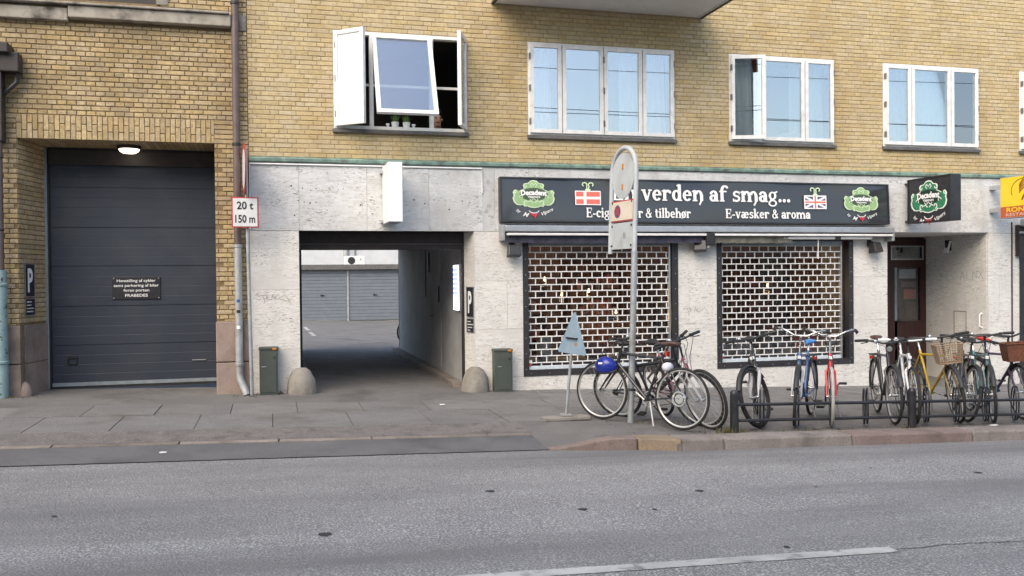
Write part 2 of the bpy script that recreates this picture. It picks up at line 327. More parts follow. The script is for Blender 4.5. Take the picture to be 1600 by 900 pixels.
def cut(rects, holes):
    for (a0, a1, b0, b1) in holes:
        out = []
        for (x0, x1, z0, z1) in rects:
            if x1 <= a0 or x0 >= a1 or z1 <= b0 or z0 >= b1: out.append((x0, x1, z0, z1)); continue
            if x0 < a0: out.append((x0, a0, z0, z1))
            if x1 > a1: out.append((a1, x1, z0, z1))
            m0, m1 = max(x0, a0), min(x1, a1)
            if z0 < b0: out.append((m0, m1, z0, b0))
            if z1 > b1: out.append((m0, m1, b1, z1))
        rects = out
    return rects
def wall_holes(x0, x1, z0, z1, holes, y0, y1):
    xs = sorted({x0, x1, *[min(max(h[i], x0), x1) for h in holes for i in (0, 1)]}); zs = sorted({z0, z1, *[min(max(h[i], z0), z1) for h in holes for i in (2, 3)]})
    inside = lambda x, z: any(h[0] < x < h[1] and h[2] < z < h[3] for h in holes)
    m = MB(); solid = {}
    for i in range(len(xs) - 1):
        for j in range(len(zs) - 1): solid[i, j] = not inside((xs[i] + xs[i + 1]) / 2, (zs[j] + zs[j + 1]) / 2)
    for (i, j), s_ in solid.items():
        if not s_: continue
        a, b, c, d = xs[i], xs[i + 1], zs[j], zs[j + 1]
        m.add([(a, y0, c), (b, y0, c), (b, y0, d), (a, y0, d)], [(0, 1, 2, 3)])
        m.add([(a, y1, c), (b, y1, c), (b, y1, d), (a, y1, d)], [(3, 2, 1, 0)])
        for (di, dj, q) in ((-1, 0, [(a, y0, c), (a, y0, d), (a, y1, d), (a, y1, c)]), (1, 0, [(b, y0, c), (b, y1, c), (b, y1, d), (b, y0, d)]), (0, -1, [(a, y0, c), (a, y1, c), (b, y1, c), (b, y0, c)]), (0, 1, [(a, y0, d), (b, y0, d), (b, y1, d), (a, y1, d)])):
            if not solid.get((i + di, j + dj), False): m.add(q, [(0, 1, 2, 3)])
    return m
def screen(p):
    v = Vector(p) - Vector((0, -CAM_D, CAM_H)); z = v.dot(fw)
    if z < .1: return None
    return 800 + F_PX * v.dot(rt) / z, 450 - F_PX * v.dot(up) / z, z
def in_view(p, m=0):
    s_ = screen(p); return s_ is not None and -m < s_[0] < 1600 + m and -m < s_[1] < 900 + m
BRICK_ME = {}
def brick_mb(w, h, d, ch=.004):
    m = MB()
    m.add([(ch, 0, ch), (w - ch, 0, ch), (w - ch, 0, h - ch), (ch, 0, h - ch), (0, ch, 0), (w, ch, 0), (w, ch, h), (0, ch, h), (0, d, 0), (w, d, 0), (w, d, h), (0, d, h)],
          [(0, 1, 2, 3), (0, 4, 5, 1), (1, 5, 6, 2), (2, 6, 7, 3), (3, 7, 4, 0), (4, 8, 9, 5), (5, 9, 10, 6), (6, 10, 11, 7), (7, 11, 8, 4)])
    return m
def lay_bricks(rects, parent, mat, proud, jit, limit=300, frame=None, d=.03, name='brick'):
    """rects (u0,u1,v0,v1[,frame]); the 'limit' largest in the photo become single objects, the rest one part"""
    items = []
    for r in rects:
        u0, u1, v0, v1, fr = r
        if u1 - u0 < .012 or v1 - v0 < .012: continue
        c = fr(((u0 + u1) / 2), (v0 + v1) / 2, 0); s_ = screen(c)
        vis = s_ is not None and 8 < s_[0] < 1592 and 8 < s_[1] < 892
        items.append(((-(u1 - u0) * (v1 - v0) / s_[2] ** 2) if vis else 0, u0, u1, v0, v1, fr))
    items.sort(key=lambda a: a[0])
    rest = MB()
    for k, (_, u0, u1, v0, v1, fr) in enumerate(items):
        w, h = round(u1 - u0, 3), round(v1 - v0, 3); pr = proud + random.uniform(-jit, jit)
        if k < limit:
            key = (w, h, mat, d)
            if key not in BRICK_ME:
                me = brick_mb(w, h, d).mesh('brick', True); me.materials.append(MATS[mat]); BRICK_ME[key] = me
            o = bpy.data.objects.new(name, BRICK_ME[key]); COL.objects.link(o); o.parent = parent
            O = fr(u0, v0, pr); U = (fr(1, 0, 0) - fr(0, 0, 0)); V = fr(0, 1, 0) - fr(0, 0, 0); Nn = U.cross(V)
            o.matrix_local = Matrix(((U.x, -Nn.x, V.x, O.x), (U.y, -Nn.y, V.y, O.y), (U.z, -Nn.z, V.z, O.z), (0, 0, 0, 1))) @ Matrix.Rotation(random.uniform(-.004, .004), 4, 'Y')
        else:
            b = brick_mb(w, h, d)
            for p in b.v: p.xyz = fr(u0 + p.x, v0 + p.z, pr - p.y)
            rest.merge(b)
    if rest.v: rest.build('brickwork', mat + '_stuff', parent, kind='stuff')

# ------------------------------------------------------------------ ground, road, pavement
base = MB().add([(-150, -80, gz(-150) - .16), (150, -80, gz(150) - .16), (150, 120, gz(150) - .16), (-150, 120, gz(-150) - .16)], [(0, 1, 2, 3)]).build('ground', 'asphalt_dark'); struct(base)
RZ = -.11
road = MB(); ys = [-14.2, -11, -8, -6, -4.04]; hs = [RZ, RZ + .06, RZ + .085, RZ + .06, RZ]
for i in range(4):
    road.add([(-60, ys[i], gz(-60) + hs[i]), (60, ys[i], gz(60) + hs[i]), (60, ys[i + 1], gz(60) + hs[i + 1]), (-60, ys[i + 1], gz(-60) + hs[i + 1])], [(0, 1, 2, 3)])
road_o = struct(road.build('road', 'asphalt_road'))
def strip(name, x0, x1, y0, y1, h0, h1, mat, dz=0):
    return struct(MB().add([(x0, y0, gz(x0) + h0 + dz), (x1, y0, gz(x1) + h0 + dz), (x1, y1, gz(x1) + h1 + dz), (x0, y1, gz(x0) + h1 + dz)], [(0, 1, 2, 3)]).build(name, mat))
strip('far_pavement', -60, 60, -18, -14.2, -.0, -.0, 'slab_concrete')
strip('gutter', -12, 2.65, -4.02, -3.42, RZ + .004, -.065, 'asphalt_dark')
strip('rough_strip', -12, 2.65, -3.34, -2.9, -.05, -.004, 'rough_strip')
hl_ = [(-4.04, RZ + .004), (-3.42, -.065), (-3.34, -.05), (-2.9, -.004)]
ap = MB(); nx_ = 10; vs_ = []
for i in range(nx_ + 1):
    t = i / nx_; x_ = 2.65 + .7 * t; s_ = t * t * (3 - 2 * t)
    for (y_, h_) in hl_: vs_.append((x_, y_, gz(x_) + h_ * (1 - s_)))
ap.add(vs_, [(i * 4 + j, (i + 1) * 4 + j, (i + 1) * 4 + j + 1, i * 4 + j + 1) for i in range(nx_) for j in range(3)]); struct(ap.build('driveway_apron', 'asphalt_path', smooth=60))
strip('pavement', 3.35, 16, -4.06, -2.9, .0, .0, 'asphalt_path')
strip('wall_strip', -12, 16, -1.0, 1.55, -.004, -.004, 'asphalt_path')
pav = struct(MB().gbox(-12, 16, -2.9, -1.0, -.06, -.014).build('slab_bed', 'asphalt_path'))
def slab_row(y0, y1, xa, xb, w, off):
    x = xa + off
    while x < xb:
        ww = w * random.uniform(.94, 1.06); x1 = min(x + ww, xb)
        j = [random.uniform(-.005, .004) for _ in range(2)]
        m = MB().gbox(x + .004, x1 - .004, y0 + .004, y1 - .004, -.05, 0)
        for p in m.v[4:]: p.z += j[0] + (p.x - x) * j[1] * .5
        m.build('paving_slab', 'slab_concrete', pav, bevel=.004); x = x1
slab_row(-1.86, -1.0, -6, 14, .80, 0); slab_row(-2.9, -1.87, -6, 14, .82, .35)
pav2 = struct(MB().gbox(3.6, 16, -1.0, -.01, -.03, -.008).build('slab_bed', 'asphalt_path'))
def slab_row2(y0, y1, xa, xb, w):
    x = xa
    while x < xb:
        ww = w * random.uniform(.95, 1.05); x1 = min(x + ww, xb)
        MB().gbox(x + .004, x1 - .004, y0 + .004, y1 - .004, -.02, .004 + random.uniform(-.003, .003)).build('paving_slab', 'slab_concrete', pav2, bevel=.004); x = x1
slab_row2(-.99, -.36, 3.62, 13, .82); slab_row2(-.35, -.03, 3.62, 9.7, .6); slab_row2(-.35, -.03, 11.75, 13, .6)
# flush kerb across the driveways, raised kerb along the pavement
k1 = struct(MB().gbox(-12, 2.65, -3.42, -3.34, -.12, -.07).build('flush_kerb', 'asphalt_path'))
x = -6
while x < 2.55:
    w = random.uniform(.85, 1.25); x1 = min(x + w, 2.65)
    MB().gbox(x + .006, x1 - .006, -3.425, -3.33, -.12, -.052).build('kerbstone', 'kerb_granite', k1, bevel=.008); x = x1
k2 = struct(MB().gbox(3.9, 16, -4.34, -4.05, -.2, -.03).build('kerb', 'asphalt_path'))
KX = [3.54, 3.95, 4.42, 5.92, 7.45, 8.7, 10, 11.3, 12.6]
for i in range(len(KX) - 1):
    a, b = KX[i], KX[i + 1]
    m = MB().gbox(a + .006, b - .006, -4.36, -4.03, -.2, .012)
    for p in m.v[4:]:
        if p.y < -4.2: p.y += .02
    if i == 0:
        for p in m.v:
            if p.x < 3.6: p.y += .16 if p.y < -4.2 else .06
    m.build('kerbstone', 'kerb_yellow' if i == 0 else 'kerb_red' if i in (3, 5) else 'kerb_granite', k2, bevel=.018)
m = MB(); vs_ = []; nk = 10
for i in range(nk + 1):
    x_ = 2.655 + (3.53 - 2.655) * i / nk; t = min(max((x_ - 2.65) / .7, 0), 1); h_ = (RZ + .004) * (1 - t * t * (3 - 2 * t)) + .012; yo = .05 * (1 - i / nk) ** 2
    vs_ += [(x_, -4.2 + yo + .09 * (1 - i / nk), gz(x_) - .2), (x_, -4.19 + yo + .09 * (1 - i / nk), gz(x_) + h_), (x_, -4.0 + yo, gz(x_) + h_), (x_, -4.0 + yo, gz(x_) - .2)]
m.add(vs_, [(i * 4 + j, (i + 1) * 4 + j, (i + 1) * 4 + (j + 1) % 4, i * 4 + (j + 1) % 4) for i in range(nk) for j in range(4)] + [(0, 1, 2, 3), (nk * 4, nk * 4 + 3, nk * 4 + 2, nk * 4 + 1)])
m.build('kerbstone', 'kerb_red', k2, bevel=.012)
# patch between apron and kerb end
def road_z(y):
    for i in range(4):
        if ys[i] <= y <= ys[i + 1]: return hs[i] + (hs[i + 1] - hs[i]) * (y - ys[i]) / (ys[i + 1] - ys[i])
    return RZ
def road_patch(name, quads, mat, dz=.004):
    m = MB()
    for q in quads: m.add([(x, y, gz(x) + road_z(y) + dz) for x, y in q], [(0, 1, 2, 3)])
    return m.build(name, mat)
DY = -7.93
q = []
for i in range(24):
    a = .55 + i * (3.62 - .55) / 24; b = .55 + (i + 1) * (3.62 - .55) / 24
    j = lambda: random.uniform(-.008, .008)
    q.append([(a, DY - .055 + j() * .3), (b, DY - .055 + j() * .3), (b, DY + .055 + j() * .3), (a, DY + .055 + j() * .3)])
mk = road_patch('lane_marking', q, 'road_paint'); struct(mk)
cr_ = MB(); pts = []
x = 3.64; yy = DY
while x < 7: pts.append((x, yy)); x += .06; yy = DY + .02 * math.sin(x * 5) + random.uniform(-.012, .012)
cr_q = [[(a[0], a[1] - .004), (b[0], b[1] - .004), (b[0], b[1] + .004), (a[0], a[1] + .004)] for a, b in zip(pts, pts[1:])]
struct(road_patch('road_crack', cr_q, 'tar_crack'))
sp_ = MB()
for (x_, y_) in [(-.75, -8.3), (1.1, -8.1), (2.1, -6.6), (2.6, -6.7), (3.2, -6.2), (4.2, -6.25), (3.0, -7.75), (6.0, -6.0), (.3, -6.9), (5.2, -5.6), (1.6, -5.9), (-1.4, -6.1)]:
    w_ = random.uniform(.015, .045); sp_.add([(x_ + w_ * math.cos(a) * random.uniform(.6, 1.2), y_ + w_ * 1.1 * math.sin(a) * random.uniform(.6, 1.2), gz(x_) + road_z(y_) + .004) for a in [k * PI / 4 for k in range(8)]], [tuple(range(8))])
so_ = sp_.build('tar_spots', 'tar_crack', road_o); so_['kind'] = 'stuff'
# loose leaves, weeds and grit that collect along the kerb and the walls
deb = MB()
def tuft(x, y, n, sp, hgt):
    for _ in range(n):
        a = random.uniform(0, 2 * PI); d = random.gauss(0, sp); px, py = x + d * math.cos(a) * 1.6, y + d * math.sin(a) * .6
        z = gz(px) + .002; h = random.uniform(.2, 1) * hgt; w = random.uniform(.004, .012); b = random.uniform(0, 2 * PI); l = random.uniform(-.03, .03)
        deb.add([(px - w * math.cos(b), py - w * math.sin(b), z), (px + w * math.cos(b), py + w * math.sin(b), z), (px + l, py + l, z + h)], [(0, 1, 2)])
for (x, y, n, sp, h) in [(4.66, -3.98, 90, .07, .10), (5.65, -3.95, 80, .13, .02), (6.02, -3.96, 40, .14, .015), (6.9, -3.98, 50, .09, .03), (7.6, -3.98, 40, .2, .012), (4.9, -3.9, 40, .15, .015), (4.0, -3.2, 50, .22, .02), (-.12, -.08, 40, .1, .03), (.1, -.1, 25, .08, .06), (-3.15, -.15, 50, .12, .03), (3.35, -3.95, 30, .2, .01), (-.35, -.35, 20, .12, .03), (6.4, -3.9, 60, .35, .008), (5.2, -4.0, 60, .4, .008), (8.2, -3.9, 60, .5, .008)]: tuft(x, y, n, sp, h)
db = deb.build('weeds_and_litter', 'moss', fix=False); db['kind'] = 'stuff'; db['label'] = 'moss tufts and dead leaves along kerb and walls'; db['category'] = 'weeds'
for (x, y, s_) in [(8.05, -4.0, .05), (2.05, -1.5, .045), (-1.0, -3.7, .035)]:
    m = MB(); pts = [(x + s_ * math.cos(a) * random.uniform(.5, 1.3), y + s_ * .6 * math.sin(a) * random.uniform(.5, 1.2)) for a in [k * PI / 4 for k in range(8)]]
    zz = -.09 if y < -3.5 and x < 3 else .006
    m.prism([(a, b) for a, b in pts], .008, lambda a, b, w: (a, b, gz(a) + zz + w + random.uniform(0, .006)))
    tag(m.build('litter_scrap', 'sign_white'), {8.05: 'white paper scrap by the kerb under the bike rack', 2.05: 'pale paper scrap on the slabs before the gateway', -1.0: 'small pale scrap in the dark gutter'}[x], 'litter', 'scraps of litter')
# ------------------------------------------------------------------ left building (garage gateway)
FRONT = plane_fn((0, 0, 0), (1, 0, 0), (0, 0, 1))      # normal points to the street (-Y)
CH = .0632
LB = thing('garage_building', 'old yellow brick building on the left with a roller gate', 'building', (0, 0, 0))
GX0, GX1, GZ1, GY = -3.09, -.715, 3.567, .72
LZ1 = 7.4
mw = wall_holes(-9, -.285, -.1, LZ1, [(GX0, GX1, -.2, GZ1), (-3.02, -1.42, 5.36, 6.9)], .006, .33); mw.build('wall', 'mortar_old', LB)
SX, SH = .228, .0515
holes = [(GX0 - .002, GX1 + .002, -.2, GZ1 + .312), (-3.07, -1.37, 5.28, 6.95), (-9, -.47, 5.06, 5.28), (-9, GX0, -.1, 1.2), (GX1, -.28, -.1, 1.2)]
rects = []; row = 0; z = .55
zs0 = GZ1 + .312
k0 = int((zs0 - .2) / CH); z = zs0 - k0 * CH
while z < 6.2:
    hdr = row % 2 == 0; w = SX / 2 if hdr else SX; off = 0 if hdr else (SX * .25 + (SX * .5 if (row // 2) % 2 else 0))
    x = -9 + off % SX
    while x < -.285:
        a, b = x + .0055, min(x + w - .0055, -.287)
        if b > -6.2: rects.append((a, b, z + .006, z + .006 + SH))
        x += w
    row += 1; z += CH
lower = [r for r in rects if r[2] < zs0 - .01]; upper = [r for r in rects if r[2] >= zs0 - .01]
lower = [r for r in lower if r[1] < GX0 + .12 or r[0] > GX1 - .12]
rr = cut(upper, holes) + cut(lower, holes)
rr = [(*r, FRONT) for r in rr]
# soldier lintel: columns of a whole and a half brick, alternately turned
x = GX0 - .0; c = 0
while x < GX1 - .01:
    b = min(x + CH - .008, GX1)
    for (v0, v1) in ([(0, .1), (.111, .302)] if c % 2 else [(0, .191), (.202, .302)]): rr.append((x, b, GZ1 + .003 + v0, GZ1 + .003 + v1, FRONT))
    x += CH; c += 1
for (xa, xb) in ((-6.2, GX0 - .01), (GX1 + .008, -.287)):
    for k in range(5):
        za = GZ1 + .003 + k * CH; xx = xa
        while xx < xb - .02:
            w = SX if k % 2 else SX / 2; rr.append((xx, min(xx + w - .011, xb), za, min(za + SH, zs0 - .004), FRONT)); xx += w
# splayed left jamb
JX1, JL = -2.93, math.hypot(.16, GY); ju = Vector((.16, GY, 0)) / JL
JAMB = plane_fn((GX0, .006, 0), ju, (0, 0, 1)); 
jm = MB().add([JAMB(0, 0, 0), JAMB(JL, 0, 0), JAMB(JL, GZ1, 0), JAMB(0, GZ1, 0)], [(0, 1, 2, 3)]); jm.build('jamb', 'mortar_old', LB)
row = 0; z = zs0 - k0 * CH
while z < GZ1 - .03:
    if z > 1.19:
        u = .004 if row % 2 else .004 - SX / 4
        while u < JL - .02:
            a, b = max(u, .004), min(u + SX - .011, JL - .003)
            if b - a > .03: rr.append((a, b, z + .006, min(z + .006 + SH, GZ1), JAMB))
            u += SX
    row += 1; z += CH
lay_bricks(rr, LB, 'brick_old', .004, .003)
# soffit of brick on edge, inner walls, door frame
MB().box(GX0 + .002, GX1 + .2, .06, 1.6, GZ1 + .006, GZ1 + .1).build('soffit', 'mortar_old', LB)
sf = MB(); x = GX0 + .01
while x < GX1 + .1: sf.box(x, x + .055, .036, .7, GZ1 - .002, GZ1 + .02); x += CH
sf.build('soffit_brickwork', 'brick_old_stuff', LB, kind='stuff')
MB().box(GX1 + .001, GX1 + .12, .335, .66, -.1, GZ1).build('jamb', 'mortar_old', LB)
# granite plinth stones
for (a, b, z0, z1) in ((-6.2, -5.0, 0, .72), (-6.2, -5.0, .728, 1.195), (-4.99, -4.31, 0, .72), (-4.99, -4.31, .728, 1.195), (-4.3, -3.55, 0, .72), (-4.3, -3.55, .728, 1.195), (-3.54, GX0 + .012, 0, .70), (-3.54, GX0 + .012, .708, 1.195), (GX1 - .012, -.30, -.05, .645), (GX1 - .012, -.30, .653, 1.195)):
    MB().box(a, b, -.028, .10, z0 + .004, z1).build('plinth_stone', 'granite_pink', LB, bevel=.012)
for (u0, u1, z0, z1) in ((.10, .36, 0, .70), (.366, JL - .01, 0, .70), (.10, .36, .708, 1.195), (.366, JL - .01, .708, 1.195)):
    m = MB().prism([(u0, z0), (u1, z0), (u1, z1), (u0, z1)], .02, JAMB); m.build('plinth_stone', 'granite_pink', LB, bevel=.005)
m = MB().lathe([(.09, 0), (.095, .04), (.08, .11), (.055, .16), (.02, .19), (0, .195)], (-3.06, .06, .29), n=16); m.build('guard_stone', 'granite_pink', LB, smooth=40)
# ledge
lg = MB()
lg.box(-9, -2.46, -.10, .02, 5.06, 5.22); lg.box(-2.45, -.48, -.13, .02, 5.10, 5.25)
lg.build('ledge', 'concrete_ledge', LB, bevel=.012)
MB().box(-9, -.50, -.17, -.005, 5.225 + .03, 5.285).build('ledge_cap', 'concrete_ledge', LB, bevel=.01)
MB().box(-.385, -.295, -.02, .01, 5.08, 5.29).build('stone_block', 'concrete_stone', LB, bevel=.006)
wn = holder('window', LB)
MB().merge(wall_holes(-3.02, -1.42, 5.36, 6.9, [(-2.94, -2.24, 5.44, 6.8), (-2.2, -1.5, 5.44, 6.8)], .06, .14)).build('frame', 'dark_brown_steel', wn)
for a, b in ((-2.945, -2.235), (-2.205, -1.495)): MB().box(a, b, .10, .11, 5.435, 6.805).build('pane', 'glass_upper', wn)
MB().box(-1.41, -1.27, -.02, .01, 5.36, 5.9).build('pilaster_stone', 'concrete_stone', LB)
MB().box(-3.1, -1.3, .5, 2.5, 5.2, 5.25).box(-3.1, -1.3, 2.4, 2.5, 5.25, 7.2).build('room', 'room_light', LB)
# gate of horizontal panels
GD = thing('garage_gate', 'dark blue-grey panelled garage gate in the yellow brick building', 'gate', (-2.93, GY, gz(-2) + .02))
ox, oy, oz = GD.location
seams = [.36, .88, 1.409, 1.956, 2.484, 3.03, 3.567]
for i in range(6):
    a, b = seams[i] + .003, seams[i + 1] - .003; m = MB(); prof = [(a, .0)]; n = 4
    prof = []
    for k in range(n):
        z0 = a + (b - a) * k / n; z1 = a + (b - a) * (k + 1) / n
        prof += [(z0 + .004, .0), (z1 - .006, .0), (z1 - .003, .0018)] if k < n - 1 else [(z0 + .004, .0), (z1, .0)]
    vs_ = []
    for (zz, dy) in prof: vs_ += [(-2.90, GY + .05 + dy, zz), (-.5, GY + .05 + dy, zz)]
    m.add(vs_, [(2 * k, 2 * k + 1, 2 * k + 3, 2 * k + 2) for k in range(len(prof) - 1)])
    m.add([(-2.90, GY + .06, a - .003), (-.5, GY + .06, a - .003), (-.5, GY + .06, b + .003), (-2.90, GY + .06, b + .003)], [(0, 1, 2, 3)])
    m.build('panel', 'anthracite_door', GD, (-ox, -oy, -oz), fix=False)
MB().box(-2.90, -.5, GY + .03, GY + .06, .325, .372).build('bottom_rail', 'grey_steel', GD, (-ox, -oy, -oz))
MB().box(-2.90, -.5, GY + .035, GY + .06, .29, .323).build('rubber_seal', 'rubber', GD, (-ox, -oy, -oz))
MB().box(-2.99, -2.905, GY - .03, GY + .1, .30, GZ1 - .02).build('side_frame', 'grey_steel', GD, (-ox, -oy, -oz), bevel=.006)
MB().box(-2.905, -2.885, GY - .0, GY + .1, .30, GZ1 - .02).build('side_guide', 'black_steel', GD, (-ox, -oy, -oz))
MB().box(-2.9, -.5, GY + .0, GY + .046, 3.33, GZ1 - .03).build('head_frame', 'dark_brown_steel', GD, (-ox, -oy, -oz), bevel=.006)
m = MB().merge(wall_holes(-2.70, -2.575, .62, .735, [(-2.685, -2.59, .635, .705)], GY + .028, GY + .052)); hd = m.build('pull_handle', 'plastic_black', GD, (-ox, -oy, -oz))
MB().box(-1.095, -.915, GY + .034, GY + .048, .625, .637).build('scratch_strip', 'alu', GD, (-ox, -oy, -oz))
NS = thing('notice_sign', 'black notice board screwed to the garage gate', 'sign', (-1.81, GY + .045, 1.65))
MB().box(-.31, .31, -.012, 0, -.155, .155).build('plate', 'sign_case', NS, bevel=.003)
fn = lambda dx, dz: plane_fn((dx, -.0135, dz), (1, 0, 0), (0, 0, 1))
for i, (tx, w_) in enumerate((('Henstilling af cykler', .50), ('samt parkering af biler', .58), ('foran porten', .33), ('FRABEDES', .29))):
    text_mb(tx, fn(0, .098 - i * .066), w_, .050 if i < 3 else .040, bold=.012).build('lettering', 'sign_white', NS)
for sx in (-.29, .29):
    for sz in (-.135, .135): MB().lathe([(.006, 0), (.006, -.004), (0, -.006)], (sx, -.012, sz), 'Y', 8).build('screw', 'alu', NS)
LP = thing('ceiling_lamp', 'round lit bulkhead lamp under the garage lintel', 'lamp', (-1.83, .42, GZ1 - .005))
MB().lathe([(.15, 0), (.155, -.02), (.145, -.045)], n=28).build('base', 'dark_brown_steel', LP, smooth=40)
MB().lathe([(.132, -.04), (.12, -.07), (.08, -.095), (0, -.105)], n=28).build('diffuser', 'lamp_glow', LP, smooth=60)
# parking plates
def p_plate(nm, label, fnp, w, zt, hp, hs_):
    t = thing(nm, label, 'sign', fnp(0, 0, 0))
    O = fnp(0, 0, 0); loc = (-O.x, -O.y, -O.z)
    def pl(z0, z1, n_):
        MB().prism([(-w / 2, z0), (w / 2, z0), (w / 2, z1), (-w / 2, z1)], .012, fnp).build(n_, 'sign_case', t, loc)
        b = MB().merge(MB())
        for (a0, a1, c0, c1) in ((-w / 2, -w / 2 + .008, z0, z1), (w / 2 - .008, w / 2, z0, z1), (-w / 2 + .008, w / 2 - .008, z0, z0 + .008), (-w / 2 + .008, w / 2 - .008, z1 - .008, z1)): b.prism([(a0, c0), (a1, c0), (a1, c1), (a0, c1)], .015, fnp)
        b.build('border', 'alu', t, loc)
    pl(zt - hp, zt, 'plate'); pl(zt - hp - .02 - hs_, zt - hp - .02, 'small_plate')
    f2 = lambda a, b, w_: fnp(a, b + zt - hp * .5, w_ + .014)
    text_mb('P', f2, w * .52, hp * .72, bold=.03).build('letter', 'sign_white', t, loc)
    zz = zt - hp - .02
    ln = MB()
    for k in range(4):
        ww = w * random.uniform(.4, .7); x = -w * .35
        while x < -w * .35 + ww:
            l = random.uniform(.012, .03); ln.prism([(x, zz - .05 - k * .042), (x + l, zz - .05 - k * .042), (x + l, zz - .036 - k * .042), (x, zz - .036 - k * .042)], .016, fnp); x += l + .008
    ln.build('small_print', 'sign_face_white', t, loc)
    return t
jO = JAMB(.25, 0, .004)
p_plate('parking_sign', 'black parking plate on the brick jamb left of the garage gate', plane_fn(jO, ju, (0, 0, 1)), .25, 1.985, .43, .22)
# downpipes
DP = thing('downpipe', 'brown and galvanised downpipe between the two buildings', 'pipe', (-.43, -.09, gz(-.4)))
MB().cyl((-.43, -.09, 2.22), (-.43, -.09, 7.3), .05).build('upper_pipe', 'brown_pipe', DP, (.43, .09, -gz(-.4)), smooth=40)
MB().tube([(-.43, -.09, 2.23), (-.43, -.09, .50), (-.42, -.10, .42), (-.36, -.15, .28), (-.34, -.17, gz(-.3) + .0)], .05, 12).build('lower_pipe', 'galvanised', DP, (.43, .09, -gz(-.4)), smooth=50)
for z in (5.42, 3.55, .62, 2.2):
    MB().lathe([(.053, -.02), (.058, -.015), (.058, .015), (.053, .02)], (-.43, -.09, z), n=14).box(-.44, -.42, -.06, .02, z - .01, z + .01).build('bracket', 'black_steel' if z > 2.3 else 'galvanised', DP, (.43, .09, -gz(-.4)), smooth=40)
for (z, c_, r_) in ((1.47, 'paint_blue', .02), (1.33, 'sign_text_black', .02), (1.12, 'sign_white', .022)):
    a0 = -2.1; m = MB(); vs_ = [];
    for k in range(5):
        a = a0 + .9 * k / 4; vs_ += [(-.43 + .0515 * math.cos(a), -.09 + .0515 * math.sin(a), z - r_), (-.43 + .0515 * math.cos(a), -.09 + .0515 * math.sin(a), z + r_)]
    m.add(vs_, [(2 * k, 2 * k + 2, 2 * k + 3, 2 * k + 1) for k in range(4)]); m.build('sticker', c_, DP, (.43, .09, -gz(-.4)))
DP2 = thing('downpipe', 'teal cast iron downpipe with dark hopper at the left edge', 'pipe', (-3.27, -.13, gz(-3.2)))
ol = (3.27, .13, -gz(-3.2))
MB().tube([(-3.27, -.13, gz(-3.2) - .0), (-3.27, -.13, 1.90)], .078, 14).build('lower_pipe', 'teal_pipe', DP2, ol, smooth=40)
for z in (.75, 1.72): MB().lathe([(.08, -.02), (.09, -.012), (.09, .012), (.08, .02)], (-3.27, -.13, z), n=14).build('bracket', 'teal_pipe', DP2, ol, smooth=40)
MB().cyl((-3.27, -.13, 1.89), (-3.27, -.13, 4.35), .052).build('upper_pipe', 'brown_pipe', DP2, ol, smooth=40)
for z in (2.4, 3.3): MB().lathe([(.055, -.012), (.06, -.008), (.06, .008), (.055, .012)], (-3.27, -.13, z), n=14).build('bracket', 'black_steel', DP2, ol, smooth=40)
MB().box(-3.36, -3.2, -.2, -.02, 3.5, 4.36).build('casing', 'dark_brown_steel', DP2, ol, bevel=.01)
hp = MB().box(-3.6, -3.0, -.22, -.02, 4.36, 4.60); hp.build('hopper', 'dark_brown_steel', DP2, ol, bevel=.012)
MB().box(-3.6, -3.1, -.30, -.01, 4.58, 4.70).build('hopper_lid', 'dark_brown_steel', DP2, ol, bevel=.01)
MB().tube([(-3.05, -.1, 4.42), (-3.05, -.1, 4.25), (-3.2, -.1, 4.1)], .03, 8).build('brace', 'black_steel', DP2, ol, smooth=40)

# ------------------------------------------------------------------ main building
AB = thing('apartment_building', 'yellow brick building with travertine ground floor and vape shop', 'building', (0, 0, 0))
ZC0, ZC1 = 3.335, 3.405
WIN = [(.85, 2.73, 3.825, 5.175), (3.635, 5.96, 3.825, 5.175), (6.88, 8.74, 3.825, 5.175), (9.655, 11.52, 3.825, 5.175), (12.37, 14.2, 3.825, 5.175)]
SW = [(3.525, 5.985, .30, 2.30), (6.635, 9.065, .30, 2.30)]
PX0, PX1, PZ = .365, 2.81, 2.41
EX0, EX1, EZ = 9.71, 11.70, 2.425
NW = (12.34, 16.0, -.5, 2.52)
opens = WIN + SW + [(PX0, PX1, -.6, PZ), (EX0, EX1, -.6, EZ), NW]
wall_holes(-.28, 16, -.5, 8.4, opens, .010, .32).build('wall', 'mortar_new', AB)
rects = []; z = ZC1 + .004; row = 0; MX = .228
wh = [(a - .004, b + .004, c - .075, d + .004) for a, b, c, d in WIN]
while z < 6.75:
    x = -.28 - (row * .171) % .684; k = row
    while x < 15.8:
        w = MX / 2 if k % 3 == 2 else MX
        a, b = max(x + .0045, -.278), x + w - .0045
        if b > a: rects.append((a, b, z + .005, z + .005 + .0525))
        x += w; k += 1
    z += CH; row += 1
rr = [(*r, FRONT) for r in cut(rects, wh)]
lay_bricks(rr, AB, 'brick_new', -.004, .0022)
